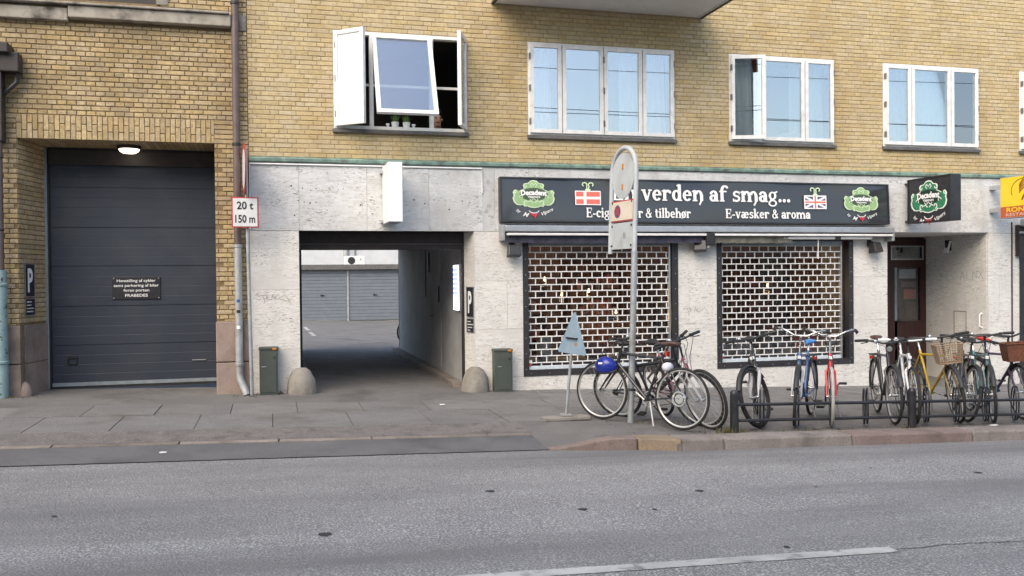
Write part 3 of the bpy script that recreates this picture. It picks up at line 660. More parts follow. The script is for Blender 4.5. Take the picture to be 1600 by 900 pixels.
# travertine panels
def panels(x0, x1, rows, holes, mat, wpan=.92, cuts=None, off=0):
    for ri, (z0, z1) in enumerate(rows):
        xs = cuts if cuts else None
        if xs is None:
            xs = [x0]; x = x0 + wpan * (.5 + .5 * ((ri + off) % 2))
            while x < x1 - .2: xs.append(x); x += wpan
            xs.append(x1)
        for a, b in zip(xs, xs[1:]):
            for (p0, p1, q0, q1) in cut([(a + .0015, b - .0015, z0 + .0015, z1 - .0015)], holes):
                if p1 - p0 < .02 or q1 - q0 < .02: continue
                MB().box(p0, p1, -.012 + random.uniform(-.0015, .0015), .012, q0, q1).build('travertine_panel', mat, AB)
th = [(a, b, c, d) for a, b, c, d in SW] + [(PX0, PX1, -.6, PZ), (EX0, EX1, -.6, EZ), NW]
panels(-.28, 3.1, [(2.413, ZC0)], th, 'travertine_band', cuts=[-.28, .37, 1.29, 2.16, 2.94, 3.12])
panels(3.12, 16, [(2.413, ZC0)], th, 'travertine_band', wpan=1.02)
panels(-.28, .365, [(-.1, .80), (.80, 1.61), (1.61, 2.41)], th, 'travertine', cuts=[-.28, .365])
panels(2.81, 16, [(-.5, .30), (.30, 1.0), (1.0, 1.70), (1.70, 2.41)], th, 'travertine', wpan=.96)
MB().box(-.28, 16, .0, .009, -.5, ZC0).build('joint_backing', 'travertine_joint', AB) if False else None
# copper flashing in sheets
x = -.27
while x < 15:
    w = random.uniform(1.0, 1.7); m = MB(); z0 = ZC0 + .004; j = random.uniform(-.004, .004)
    prof = [(.0, ZC1 + .006), (-.035, ZC1 - .004 + j), (-.05, ZC1 - .02 + j), (-.045, z0 + .01), (-.03, z0)]
    vs_ = []
    for (yy, zz) in prof: vs_ += [(x, yy, zz), (x + w - .004, yy, zz)]
    m.add(vs_, [(2 * k, 2 * k + 1, 2 * k + 3, 2 * k + 2) for k in range(4)])
    m.build('copper_flashing', 'copper_patina', AB); x += w
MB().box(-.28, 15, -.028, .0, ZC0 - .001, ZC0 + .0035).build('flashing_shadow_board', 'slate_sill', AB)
# upper windows
def sash_mb(w, h, fw_=.055, d=.05):
    return wall_holes(0, w, 0, h, [(fw_, w - fw_, fw_, h - fw_)], -d / 2, d / 2)
def window(i, cols, special=None):
    x0, x1, z0, z1 = WIN[i]; wn = holder('window', AB, (x0, 0, z0)); W_, H_ = x1 - x0, z1 - z0
    b = .045; edges = [b] + [c for c in cols] + [W_ - b]
    hs_ = []
    for k in range(len(edges) - 1):
        a = edges[k] + (0 if k == 0 else .025); c = edges[k + 1] - (0 if k == len(edges) - 2 else .025); hs_.append((a, c, b, H_ - b))
    wall_holes(0, W_, 0, H_, hs_, .005, .10).build('frame', 'white_frame', wn, bevel=.004)
    MB().add([(-.02, -.045, -.06), (W_ + .02, -.045, -.06), (W_ + .02, .02, -.05), (-.02, .02, -.05), (-.02, -.045, -.018), (W_ + .02, -.045, -.018), (W_ + .02, .02, .0), (-.02, .02, .0)],
             [(0, 3, 2, 1), (4, 5, 6, 7), (0, 1, 5, 4), (1, 2, 6, 5), (2, 3, 7, 6), (3, 0, 4, 7)]).build('sill', 'slate_sill', wn, bevel=.004)
    for k, (a, c, q0, q1) in enumerate(hs_):
        w, h = c - a + .036, q1 - q0 + .036; sp = (special or {}).get(k)
        M = Matrix.Translation((a - .018, -.012, q0 - .018))
        if sp:
            kind, ang = sp
            if kind == 'L': M = M @ Matrix.Rotation(-ang, 4, 'Z')
            if kind == 'R': M = Matrix.Translation((c + .018, -.012, q0 - .018)) @ Matrix.Rotation(ang, 4, 'Z') @ Matrix.Translation((-w, 0, 0))
            if kind == 'T': M = Matrix.Translation((a - .018, -.012, q1 + .0)) @ Matrix.Rotation(-ang, 4, 'X') @ Matrix.Translation((0, 0, -h))
        s_ = sash_mb(w, h).xf(M).build('sash', 'white_frame', wn, bevel=.004)
        MB().box(.05, w - .05, -.006, .006, .05, h - .05).xf(M).build('pane', 'white_plastic_and_glare' if (i == 0 and k == 0) else 'glass_upper', wn)  # first window's left pane: opaque white paints in the bright sky reflection
        if not sp or sp[0] != 'T':
            side = -1 if (k == 0 or (len(cols) == 3 and k == 2)) else 1
            if len(cols) == 2 and k == 1: continue
            if len(cols) == 3 and k == 3: side = 1
            hx = (a - .02) if side < 0 else (c + .02)
            for t_ in (.14, .5, .84): MB().box(hx - .008, hx + .008, -.048, -.002, H_ * t_ - .045, H_ * t_ + .045).build('hinge', 'hinge_metal', wn)
    return wn
w1 = window(0, [.525, 1.37], {0: ('L', math.radians(42)), 1: ('T', math.radians(25)), 2: ('R', math.radians(68))})
w2 = window(1, [.515, 1.165, 1.785]); w3 = window(2, [.56, 1.31], {0: ('L', math.radians(16))}); w4 = window(3, [.52, 1.29]); w5 = window(4, [.52, 1.29])
MB().box(.05, 1.83, .16, .19, .63, .665).build('inner_rail', 'white_frame', w1)
for (wn, idx) in ((w2, 1), (w3, 2), (w4, 3), (w5, 4)):
    W_ = WIN[idx][1] - WIN[idx][0]
    for (a, c, den) in ([(.03, .42, 1), (W_ - .78, W_ - .05, 1.0)] if idx == 1 else [(.02, .55, 1), (W_ - .62, W_ - .03, 1)] if idx != 3 else [(.02, 1.0, 1), (W_ - .85, W_ - .03, 1)]):
        m = MB(); n = int((c - a) / .012); vs_ = []
        for k in range(n + 1):
            xx = a + (c - a) * k / n; yy = .30 + .022 * math.sin(xx * 62) + .008 * math.sin(xx * 23 + 1); vs_ += [(xx + (0.05 * math.sin(1.0) if k else 0), yy, .03), (xx, yy + .0, 1.30)]
        m.add(vs_, [(2 * k, 2 * k + 2, 2 * k + 3, 2 * k + 1) for k in range(n)]); m.build('curtain', 'curtain', wn, smooth=60)
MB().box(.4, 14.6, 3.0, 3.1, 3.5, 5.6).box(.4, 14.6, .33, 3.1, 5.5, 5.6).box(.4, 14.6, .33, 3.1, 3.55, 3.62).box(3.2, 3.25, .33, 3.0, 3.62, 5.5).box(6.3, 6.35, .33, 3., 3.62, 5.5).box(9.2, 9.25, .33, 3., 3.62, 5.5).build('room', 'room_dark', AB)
# balcony
MB().box(3.17, 6.35, -1.35, .0, 5.695, 5.83).build('balcony_slab', 'soffit_grey', AB, bevel=.01)
MB().box(3.145, 3.168, -1.36, -.002, 5.685, 5.90).box(6.352, 6.375, -1.36, -.002, 5.685, 5.90).build('balcony_edge', 'white_frame', AB)
for xa in (3.10, 6.378): MB().box(xa, xa + .042, -1.36, -.004, 5.675, 5.71).build('balcony_drip', 'black_steel', AB)
# shop windows
def shopwin(i):
    x0, x1, z0, z1 = SW[i]; wn = holder('shop_window', AB, (x0, 0, z0)); W_, H_ = x1 - x0, z1 - z0
    fr = wall_holes(0, W_, 0, H_, [(.085, W_ - (.10 if i == 0 else .08), .085, H_ - .02)], -.022, .12); fr.build('frame', 'shop_frame', wn, bevel=.004)
    MB().box(.08, W_ - .075, .10, .108, .08, H_ - .015).build('pane', 'glass_shop', wn)
    for k in range(9):
        for xx in (.04, W_ - .045): MB().lathe([(.007, 0), (.005, -.004), (0, -.005)], (xx, -.022, .1 + k * .23), 'Y', 8).build('screw', 'alu', wn)
    for k in range(9): MB().lathe([(.007, 0), (.005, -.004), (0, -.005)], (.12 + k * .28, -.022, .04), 'Y', 8).build('screw', 'alu', wn)
    # shutter
    sx0, sx1 = (3.595, 5.845) if i == 0 else (6.70, 8.85)
    T = thing('roller_shutter', ['white open-link roller shutter over the left shop window', 'white open-link roller shutter over the right shop window'][i], 'shutter', (sx0, .03, z0 + .09), group='shop roller shutters')
    w = sx1 - sx0
    MB().box(0, w, -.016, .016, .0, .055).build('bottom_bar', 'shutter_bar', T, bevel=.005)
    [MB().box(xx, xx + .024, -.028, .028, 0, 1.9).build('side_guide', 'alu', T) for xx in (-.02, w - .004)]
    MB().box(-.02, w + .02, -.03, .04, 1.815, 1.90).build('head_box', 'grey_steel', T)
    p = .0952; z = .055
    for r in range(19):
        zz = .10 + r * p - .012
        if zz > 1.82: break
        MB().tube([(0.005, 0, zz + .012 * 1), (w - .005, 0, zz + .012)], .0095, 8).build('rail', 'shutter_white', T, smooth=60)
        lk = MB(); xx = .055 + (.08 if r % 2 else 0)
        while xx < w - .02: lk.box(xx - .0075, xx + .0075, -.005, .005, zz - p + .018, zz + .008) if r else lk.box(xx - .0075, xx + .0075, -.005, .005, .05, zz + .008); xx += .16
        lk.build('links', 'shutter_white', T, kind='stuff')
    MB().box(.02, .065, -.022, -.0165, .06, .14).build('sticker', 'sign_white', T); MB().box(.022, .063, -.0235, -.0222, .062, .10).build('sticker', 'sign_red', T)
    return T
shopwin(0); shopwin(1)
# shop interior
SH_ = thing('shop_interior', 'warm brown shop room behind the shutters', 'room', (3.3, .35, .1)); ol = (-3.3, -.35, -.1)
MB().box(3.3, 9.6, 2.9, 3.0, .1, 2.7).build('back_wall', 'shop_wall_warm', SH_, ol)
MB().box(3.25, 3.3, .33, 3.5, .1, 2.7).box(9.6, 9.65, .33, 3.5, .1, 2.7).build('side_wall', 'shop_wall_warm', SH_, ol)
MB().box(3.25, 9.65, .33, 3.5, .02, .1).build('floor', 'shop_floor', SH_, ol); MB().box(3.25, 9.65, .33, 3.5, 2.7, 2.76).build('ceiling', 'room_light', SH_, ol)
def shelf(x0, w, y, h, label, n=5):
    t = thing('display_shelf', label, 'shelf', (x0, y, .1))
    for xx in (0, w - .03): MB().box(xx, xx + .03, 0, .3, 0, h).build('side_panel', 'shelf_wood', t)
    MB().box(.03, w - .03, .28, .3, 0, h).build('back_panel', 'shelf_wood', t)
    for k in range(n):
        z = .08 + k * (h - .1) / (n - 1); MB().box(.03, w - .03, 0, .28, z - .02, z).build('shelf_board', 'shelf_wood', t)
    pr = MB()
    for k in range(n - 1):
        z = .08 + k * (h - .1) / (n - 1); x = .05
        while x < w - .12:
            a = random.uniform(.04, .11); pr.box(x, x + a, .04, .2, z + .001, z + random.uniform(.1, .28)); x += a + random.uniform(.008, .05)
    o = pr.build('shop_goods', 'product_mix'); o.location = t.location; o['kind'] = 'stuff'; o['label'] = 'rows of small boxes on the ' + label.split(' ', 1)[1]; o['category'] = 'goods'
shelf(3.6, 1.1, 2.58, 1.5, 'low wooden shelf at the back of the left shop window', 4)
shelf(5.0, 1.0, 2.2, 1.9, 'tall wooden shelf behind the no stopping signpost', 5)
shelf(6.75, .9, 2.4, 1.7, 'narrow wooden shelf behind the left half of the right shutter', 5)
shelf(8.1, 1.3, 2.58, 1.9, 'wide wooden shelf at the right end of the shop', 5)
ct = thing('shop_counter', 'dark shop counter in the middle of the vape shop', 'counter', (5.9, 1.9, .1))
MB().box(-1.0, .5, 0, .5, 0, .9).build('front', 'shelf_wood', ct); MB().box(-1.03, .53, -.03, .53, .9, .94).build('worktop', 'room_dark', ct)
for (x, y, z, wh) in ((4.55, 1.3, 1.45, 'above the triangle sign in the left shutter'), (5.05, 1.4, 1.5, 'left of the pole in the left shutter'), (5.45, 1.2, 1.15, 'right of the pole in the left shutter'), (7.1, 1.3, 1.35, 'in the left half of the right shutter'), (8.3, 1.3, 1.55, 'in the right half of the right shutter'), (4.2, 1.1, 1.7, 'at the top left of the left shutter')):
    t = thing('pendant_lamp', 'small warm bulb hanging ' + wh, 'lamp', (x, y, z), group='warm bulbs in the shop')
    MB().lathe([(0, -.02), (.016, -.012), (.02, 0), (.016, .02), (.008, .05), (0, .052)], n=12).build('bulb', 'bulb_warm', t, smooth=60)
    MB().cyl((0, 0, .05), (0, 0, 2.7 - z), .004, n=6).build('cord', 'black_steel', t)
    L_ = bpy.data.lights.new('bulb_light', 'POINT'); L_.energy = 2.6; L_.color = (1, .62, .32); L_.shadow_soft_size = .05; lo_ = bpy.data.objects.new('bulb_light', L_); COL.objects.link(lo_); lo_.parent = t; lo_.location = (0, 0, -.09)
def carton(x, y, z, w, h, d, mat, label):
    t = thing('display_carton', label, 'box', (x, y, z), random.uniform(-.2, .2), 'cartons in the shop windows')
    MB().box(0, w, 0, d, 0, h).build('body', mat, t, bevel=.004); MB().box(-.004, w + .004, -.004, d + .004, h + .001, h + .03).build('lid', mat, t)
bn = thing('window_bench', 'low white display bench behind the shop windows', 'bench', (3.6, .3, .1)); MB().box(0, 5.4, 0, .4, .36, .40).build('top', 'room_light', bn); [MB().box(a, a + .05, .02, .38, 0, .36).build('support', 'room_light', bn) for a in (.05, 2.6, 5.3)]
for a_ in ((3.9, 'render_white', .18, .42, 'pale carton at the lower left of the left shutter'), (4.65, 'product_mix', .3, .3, 'coloured carton at the foot of the triangle sign window'), (5.2, 'garage_blue', .22, .5, 'blue-grey carton beside the pole in the left window'), (6.95, 'render_white', .5, .34, 'wide pale carton at the lower left of the right shutter'), (7.75, 'garage_blue', .3, .38, 'blue-grey carton behind the blue bicycle window'), (8.35, 'flag_red', .35, .3, 'red carton at the lower right of the right shutter')): carton(a_[0], .38, .40, a_[2], a_[3], .2, a_[1], 'x'.replace('x', a_[4]))
# passage
PW = 2.73
pg = holder('passage', AB)
MB().add([(PX1, -.01, -.1), (PW, .33, -.1), (PW, .33, PZ), (PX1, -.01, PZ)], [(0, 1, 2, 3)]).build('travertine_reveal', 'travertine', pg)
MB().box(PW, PW + .25, .335, 7.3, -.1, 2.6).build('wall', 'render_grey', pg); MB().box(PX0 - .25, PX0 - .001, .33, 7.3, -.1, 2.6).build('wall', 'render_grey', pg)
MB().box(PX0, PW, .33, 7.3, PZ + .02, 2.6).build('ceiling', 'render_grey', pg)
MB().box(PX0 + .0, PX1 + .02, .0, .32, PZ - .0, PZ + .005).build('lintel_soffit', 'travertine', pg)
MB().box(PX0 + .002, PW - .002, .34, .46, 2.16, PZ + .018).build('gate_header', 'dark_brown_steel', pg, bevel=.01); MB().box(PX0 + .002, PW - .002, .325, .34, 2.235, 2.25).build('header_trim', 'brown_pipe', pg)
MB().box(PW - .035, PW - .001, .336, .40, .05, 2.16).build('gate_guide', 'black_steel', pg); MB().box(PX0 + .002, PX0 + .04, .336, .40, .05, 2.16).build('gate_guide', 'black_steel', pg)
MB().gbox(PW - .16, PW - .001, .45, 7.3, -.05, .075).build('kerb_ledge', 'kerb_granite', pg, bevel=.01); MB().gbox(PX0 + .002, PX0 + .2, .45, 7.3, -.05, .06).build('kerb_ledge', 'kerb_granite', pg, bevel=.01)
MB().box(PW - .012, PW, 2.2, 3.05, .25, 2.2).build('service_door', 'render_grey', pg, bevel=.004)
MB().tube([(PW - .015, 2.95, 1.1), (PW - .06, 2.95, 1.1), (PW - .06, 2.83, 1.1)], .011, 8).build('door_handle', 'black_steel', pg, smooth=40); MB().box(PW - .035, PW - .013, 2.3, 2.42, 1.35, 1.62).build('letter_box', 'black_steel', pg); MB().box(PW - .03, PW - .001, 3.3, 3.38, 1.85, 2.2).build('junction_box', 'black_steel', pg); MB().cyl((PW - .01, 3.7, 1.4), (PW - .01, 3.7, 2.4), .008, n=6).build('cable', 'black_steel', pg)
MB().box(PW, PW + .1, 7.3, 7.42, .0, 2.5).build('end_post', 'black_steel', pg)
struct(MB().add([(-12, 1.55, gz(-12) - .004), (16, 1.55, gz(16) - .004), (16, 40, gz(16) + .06), (-12, 40, gz(-12) + .06)], [(0, 1, 2, 3)]).build('courtyard', 'asphalt_path'))
mm = MB()
for (a, b, y0, y1) in ((1.05, 1.16, 12.5, 14.3), (1.0, 1.11, 15.2, 17.0)): mm.add([(x_, y_, gz(x_) + .064 * (y_ - 1.55) / 38.45 + .004) for x_, y_ in ((a, y0), (b, y0), (b - .05, y1), (a - .05, y1))], [(0, 1, 2, 3)])
struct(mm.build('bay_marking', 'road_paint'))
dsp = thing('light_box_display', 'lit white and blue display box on the passage wall', 'display', (PW, .68, 1.6)); 
MB().box(-.05, -.001, -.2, .2, -.35, .35).build('case', 'alu', dsp); MB().box(-.058, -.051, -.185, .185, -.335, .335).build('screen', 'display_white', dsp)
bl = MB()
for k in range(6): bl.box(-.062, -.0585, -.17, .17, .24 - k * .07, .24 - k * .07 + .055)
bl.build('text_bars', 'display_blue', dsp)
pu = Vector((PW - PX1, .34, 0)).normalized()
p_plate('parking_sign', 'black parking plate on the travertine reveal right of the passage', plane_fn(Vector((PX1, -.01, 0)) + pu * .14, -pu, (0, 0, 1)), .235, 1.615, .44, .20)
# entrance recess
en = holder('entrance', AB)
MB().box(EX1 - .012, EX1 + .2, .0125, 1.52, -.4, EZ - .001).build('side_wall', 'travertine', en); MB().box(EX0 - .2, EX0 + .012, .0125, 1.52, -.4, EZ - .001).build('side_wall', 'travertine', en); MB().box(EX0, EX1, .0125, 1.52, EZ - .012, EZ + .06).build('soffit', 'soffit_grey', en)
MB().box(EX0, EX1, 1.52, 1.6, -.4, EZ).build('back_wall', 'door_brown', en)
dr = holder('door', AB, (10.72, 1.46, gz(11.2)))
MB().merge(wall_holes(0, .96, 0, 2.5, [(.28, .84, 1.0, 1.98), (.20, .9, 2.12, 2.38)], 0, .055)).build('leaf', 'door_brown', dr, bevel=.006)
MB().box(.27, .85, .03, .036, .99, 1.99).build('pane', 'glass_shop', dr); MB().box(.19, .91, .03, .036, 2.11, 2.39).build('pane', 'glass_upper', dr)
MB().box(.285, .335, .0, .028, .02, 1.99).build('edge_strip', 'grey_steel', dr); MB().merge(wall_holes(.20, .9, 2.12, 2.38, [(.225, .875, 2.145, 2.355)], -.012, .0)).build('transom_trim', 'alu', dr)
MB().tube([(.30, 0, 1.0), (.30, -.06, 1.0), (.5, -.06, .99)], .01, 8).build('handle', 'black_steel', dr, smooth=40)
for k, (z0, z1, mt) in enumerate(((1.78, 1.95, 'sign_white'), (1.62, 1.72, 'product_mix'), (1.4, 1.58, 'flag_red'), (1.02, 1.35, 'shelf_wood'))): MB().box(.42 + .05 * k, .78, .05, .054, z0, z1).build('poster', mt, dr)
EL = thing('wall_lamp', 'slim white bulkhead lamp inside the entrance recess', 'lamp', (EX1, .85, 2.2)); MB().box(-.1, -.001, -.03, .03, -.05, .13).build('base', 'black_steel', EL)
MB().add([(-.13, -.05, -.10), (-.09, -.05, -.10), (-.02, -.05, .12), (-.06, -.05, .12), (-.13, .05, -.10), (-.09, .05, -.10), (-.02, .05, .12), (-.06, .05, .12)], [(0, 1, 2, 3), (4, 7, 6, 5), (0, 4, 5, 1), (1, 5, 6, 2), (2, 6, 7, 3), (3, 7, 4, 0)]).build('cover', 'sign_white', EL, bevel=.008)
PH = thing('grab_handle', 'white pull handle on the entrance recess wall', 'handle', (EX1, .12, .93)); MB().tube([(-.0, 0, -.13), (-.06, 0, -.10), (-.06, 0, .10), (0, 0, .13)], .014, 8).build('bar', 'sign_white', PH, smooth=50)
HT = thing('wall_hatch', 'small square hatch plate on the entrance recess wall', 'hatch', (EX1, .62, .85)); MB().box(-.006, -.001, -.14, .14, -.22, .22).build('plate', 'travertine', HT); MB().merge(wall_holes(-.15, .15, -.23, .23, [(-.135, .135, -.215, .215)], -.0, .008).xf(Matrix.Rotation(PI / 2, 4, 'Z'))).build('rim', 'kerb_yellow', HT, (-.009, 0, 0))
# neighbouring shop front at the right edge
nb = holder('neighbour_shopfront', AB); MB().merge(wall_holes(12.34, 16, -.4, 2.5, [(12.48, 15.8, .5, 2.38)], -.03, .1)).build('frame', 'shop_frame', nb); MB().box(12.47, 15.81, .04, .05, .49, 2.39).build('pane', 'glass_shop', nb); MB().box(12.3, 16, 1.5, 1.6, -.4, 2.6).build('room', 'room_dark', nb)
CB = thing('cable_pipe', 'thin dark cable pipe down the travertine at the right edge', 'pipe', (12.18, -.02, gz(12))); MB().cyl((0, 0, 0), (0, 0, 2.75), .012, n=8).build('pipe', 'dark_brown_steel', CB)
AW2 = thing('folded_awning', 'dark folded awning arm below the yellow sign', 'awning', (12.28, -.02, 2.3)); MB().box(-.03, .06, -.10, .0, -.28, .25).build('bracket', 'dark_brown_steel', AW2); MB().box(-.04, 3, -.3, -.1, .22, .36).build('cassette', 'alu', AW2, bevel=.03); MB().cyl((-.05, -.12, .12), (3, -.12, .12), .02).build('arm', 'alu', AW2)
# bits fixed to the travertine
WF = thing('tube_frame', 'thin white conduit outlining the travertine band over the passage', 'conduit', (-.27, -.03, 3.31)); MB().tube([(0, 0, -.88), (0, 0, 0), (3.2, 0, .0), (3.2, 0, -.35)], .011, 8).build('conduit', 'sign_white', WF, smooth=30)
LX = thing('light_box_sign', 'blank white projecting light box above the passage', 'sign', (1.5, -.05, 2.5))
MB().box(0, .19, -.65, 0, 0, .79).build('case', 'white_plastic_and_glare', LX, bevel=.006); MB().box(.02, .17, -.63, .0, -.006, -.001).build('bottom_plate', 'alu', LX)
for z in (.02, .70): MB().box(-.03, .0, -.10, .05, z, z + .035).build('bracket', 'alu', LX)
gf = MB(); g1 = [[(0, .6), (.03, .5), (.09, .62), (.13, .58), (.2, .6)], [(.12, .6), (.2, .25), (.17, .0)], [(.13, .6), (.24, .62), (.26, .42), (.16, .3)], [(.37, .62), (.28, .6), (.27, .3), (.36, .28)], [(.27, .45), (.34, .45)], [(.4, .25), (.46, .65), (.52, .3)], [(.42, .42), (.5, .42)], [(.66, .65), (.55, .55), (.53, .35), (.62, .3), (.82, .64), (1.0, .1), (.78, .28)]]
def scribble(ox_, oz_, w, h, nm, label):
    m = MB()
    for k, l in enumerate(g1):
        for a, b in zip(l, l[1:]):
            d = Vector((b[0] - a[0], b[1] - a[1])); nn = Vector((-d.y, d.x)).normalized() * .012
            m.add([(ox_ + (a[0] + nn.x) * w, -.0142 - k * .0002, oz_ + (a[1] + nn.y) * h), (ox_ + (b[0] + nn.x) * w, -.0142 - k * .0002, oz_ + (b[1] + nn.y) * h), (ox_ + (b[0] - nn.x) * w, -.0142 - k * .0002, oz_ + (b[1] - nn.y) * h), (ox_ + (a[0] - nn.x) * w, -.0142 - k * .0002, oz_ + (a[1] - nn.y) * h)], [(0, 1, 2, 3)])
    tag(m.build(nm, 'graffiti', fix=False), label, 'graffiti')
scribble(-.18, 1.42, .42, .20, 'graffiti_tag', 'faint grey scrawled tag on travertine left of the passage')
scribble(6.08, 1.13, .42, .20, 'graffiti_tag', 'faint grey scrawled tag on travertine between the shop windows')
es = MB(); EG = [[(0, 0), (.1, .5), (.22, .05)], [(.03, .2), (.2, .2)], [(.3, .5), (.3, .05), (.46, .05)], [(.52, .0), (.56, .5), (.7, .1), (.72, .55)], [(.8, .55), (.98, .05)], [(.98, .6), (.78, .1)]]
RV = plane_fn((EX1 - .0125, .62, 1.62), (0, -1, 0), (0, 0, 1))
for k_, l_ in enumerate(EG):
    for a, b in zip(l_, l_[1:]):
        d_ = Vector((b[0] - a[0], b[1] - a[1])); n_ = Vector((-d_.y, d_.x)).normalized() * .012
        es.add([RV((p_[0] + sg * n_.x) * .55, (p_[1] + sg * n_.y) * .3, .001 + k_ * .0002) for p_, sg in ((a, 1), (b, 1), (b, -1), (a, -1))], [(0, 1, 2, 3)])
tag(es.build('graffiti_tag', 'graffiti', fix=False), 'grey scrawled tag on the entrance recess wall', 'graffiti')
hl = MB()
for (x, z) in [(.27, 3.02), (.31, 2.62), (.42, 2.99), (.53, 2.96), (.6, 2.99), (.78, 2.99), (.9, 2.98), (.97, 2.99), (.36, 2.82), (.44, 2.80), (.52, 2.79), (.6, 2.8), (1.2, 2.77), (2.62, 3.08), (2.73, 3.06), (2.64, 2.84), (2.75, 2.82), (2.68, 2.65), (2.86, 2.9), (2.88, 2.6), (2.3, 2.85), (2.1, 2.8), (2.45, 2.72), (1.95, 2.85), (9.3, .78), (9.36, .79)]:
    r_ = random.uniform(.006, .013); hl.lathe([(r_, 0), (r_ * .8, -.001), (0, -.0015)], (x, -.0135, z), 'Y', 8)
hh = hl.build('fixing_holes', 'stain_hole', AB); hh['kind'] = 'stuff'
def pin(u, z, r_):
    m = MB(); pts = [(u + r_ * random.uniform(.6, 1.2) * math.cos(a), z + r_ * random.uniform(.6, 1.3) * math.sin(a)) for a in [k * PI / 5 for k in range(10)]]
    m.prism(pts, .0145, FRONT); return m
sp = MB()
for (u, z, r_) in [(3.02, 3.12, .035), (3.03, 2.78, .04), (2.99, 2.7, .035), (3.08, 2.62, .02), (2.9, 2.68, .03), (.36, 3.26, .03), (.75, 3.2, .02), (1.22, 2.78, .022), (3.1, 3.0, .02)]: sp.merge(pin(u, z, r_))
s2 = sp.build('glue_marks', 'render_grey', AB, fix=False); s2['kind'] = 'stuff'
# ------------------------------------------------------------------ slab-serif lettering drawn from strokes
def arc_pts(cx, cy, rx, ry, a0, a1, n=14): return [(cx + rx * math.cos(math.radians(a0 + (a1 - a0) * k / n)), cy + ry * math.sin(math.radians(a0 + (a1 - a0) * k / n))) for k in range(n + 1)]
def gA(cx, cy, rx, ry, a0, a1, wv=.15, wh=.085):
    o = arc_pts(cx, cy, rx, ry, a0, a1); i = arc_pts(cx, cy, rx - wv, ry - wh, a0, a1); return [[o[k], o[k + 1], i[k + 1], i[k]] for k in range(len(o) - 1)]
def gV(x, y0, y1, w=.155): return [[(x - w / 2, y0), (x + w / 2, y0), (x + w / 2, y1), (x - w / 2, y1)]]
def gH(x0, x1, y, w=.065): return [[(x0, y - w / 2), (x1, y - w / 2), (x1, y + w / 2), (x0, y + w / 2)]]
def gL(x0, y0, x1, y1, w):
    d = Vector((x1 - x0, y1 - y0)); n = Vector((-d.y, d.x)).normalized() * w / 2; return [[(x0 + n.x, y0 + n.y), (x0 - n.x, y0 - n.y), (x1 - n.x, y1 - n.y), (x1 + n.x, y1 + n.y)]]
def gS(x, y, w=.25): return gH(x - w / 2, x + w / 2, y, .055)
def gD(x, y, r=.075): return [arc_pts(x, y, r, r, 0, 330, 11)]
base_ = lambda x: gS(x, .0275); flag_ = lambda x, y: gL(x - .14, y - .07, x, y - .005, .06)
def arch(x): return gA(x, .28, .215, .23, 0, 165) + gV(x + .153, 0, .29) + base_(x + .153)
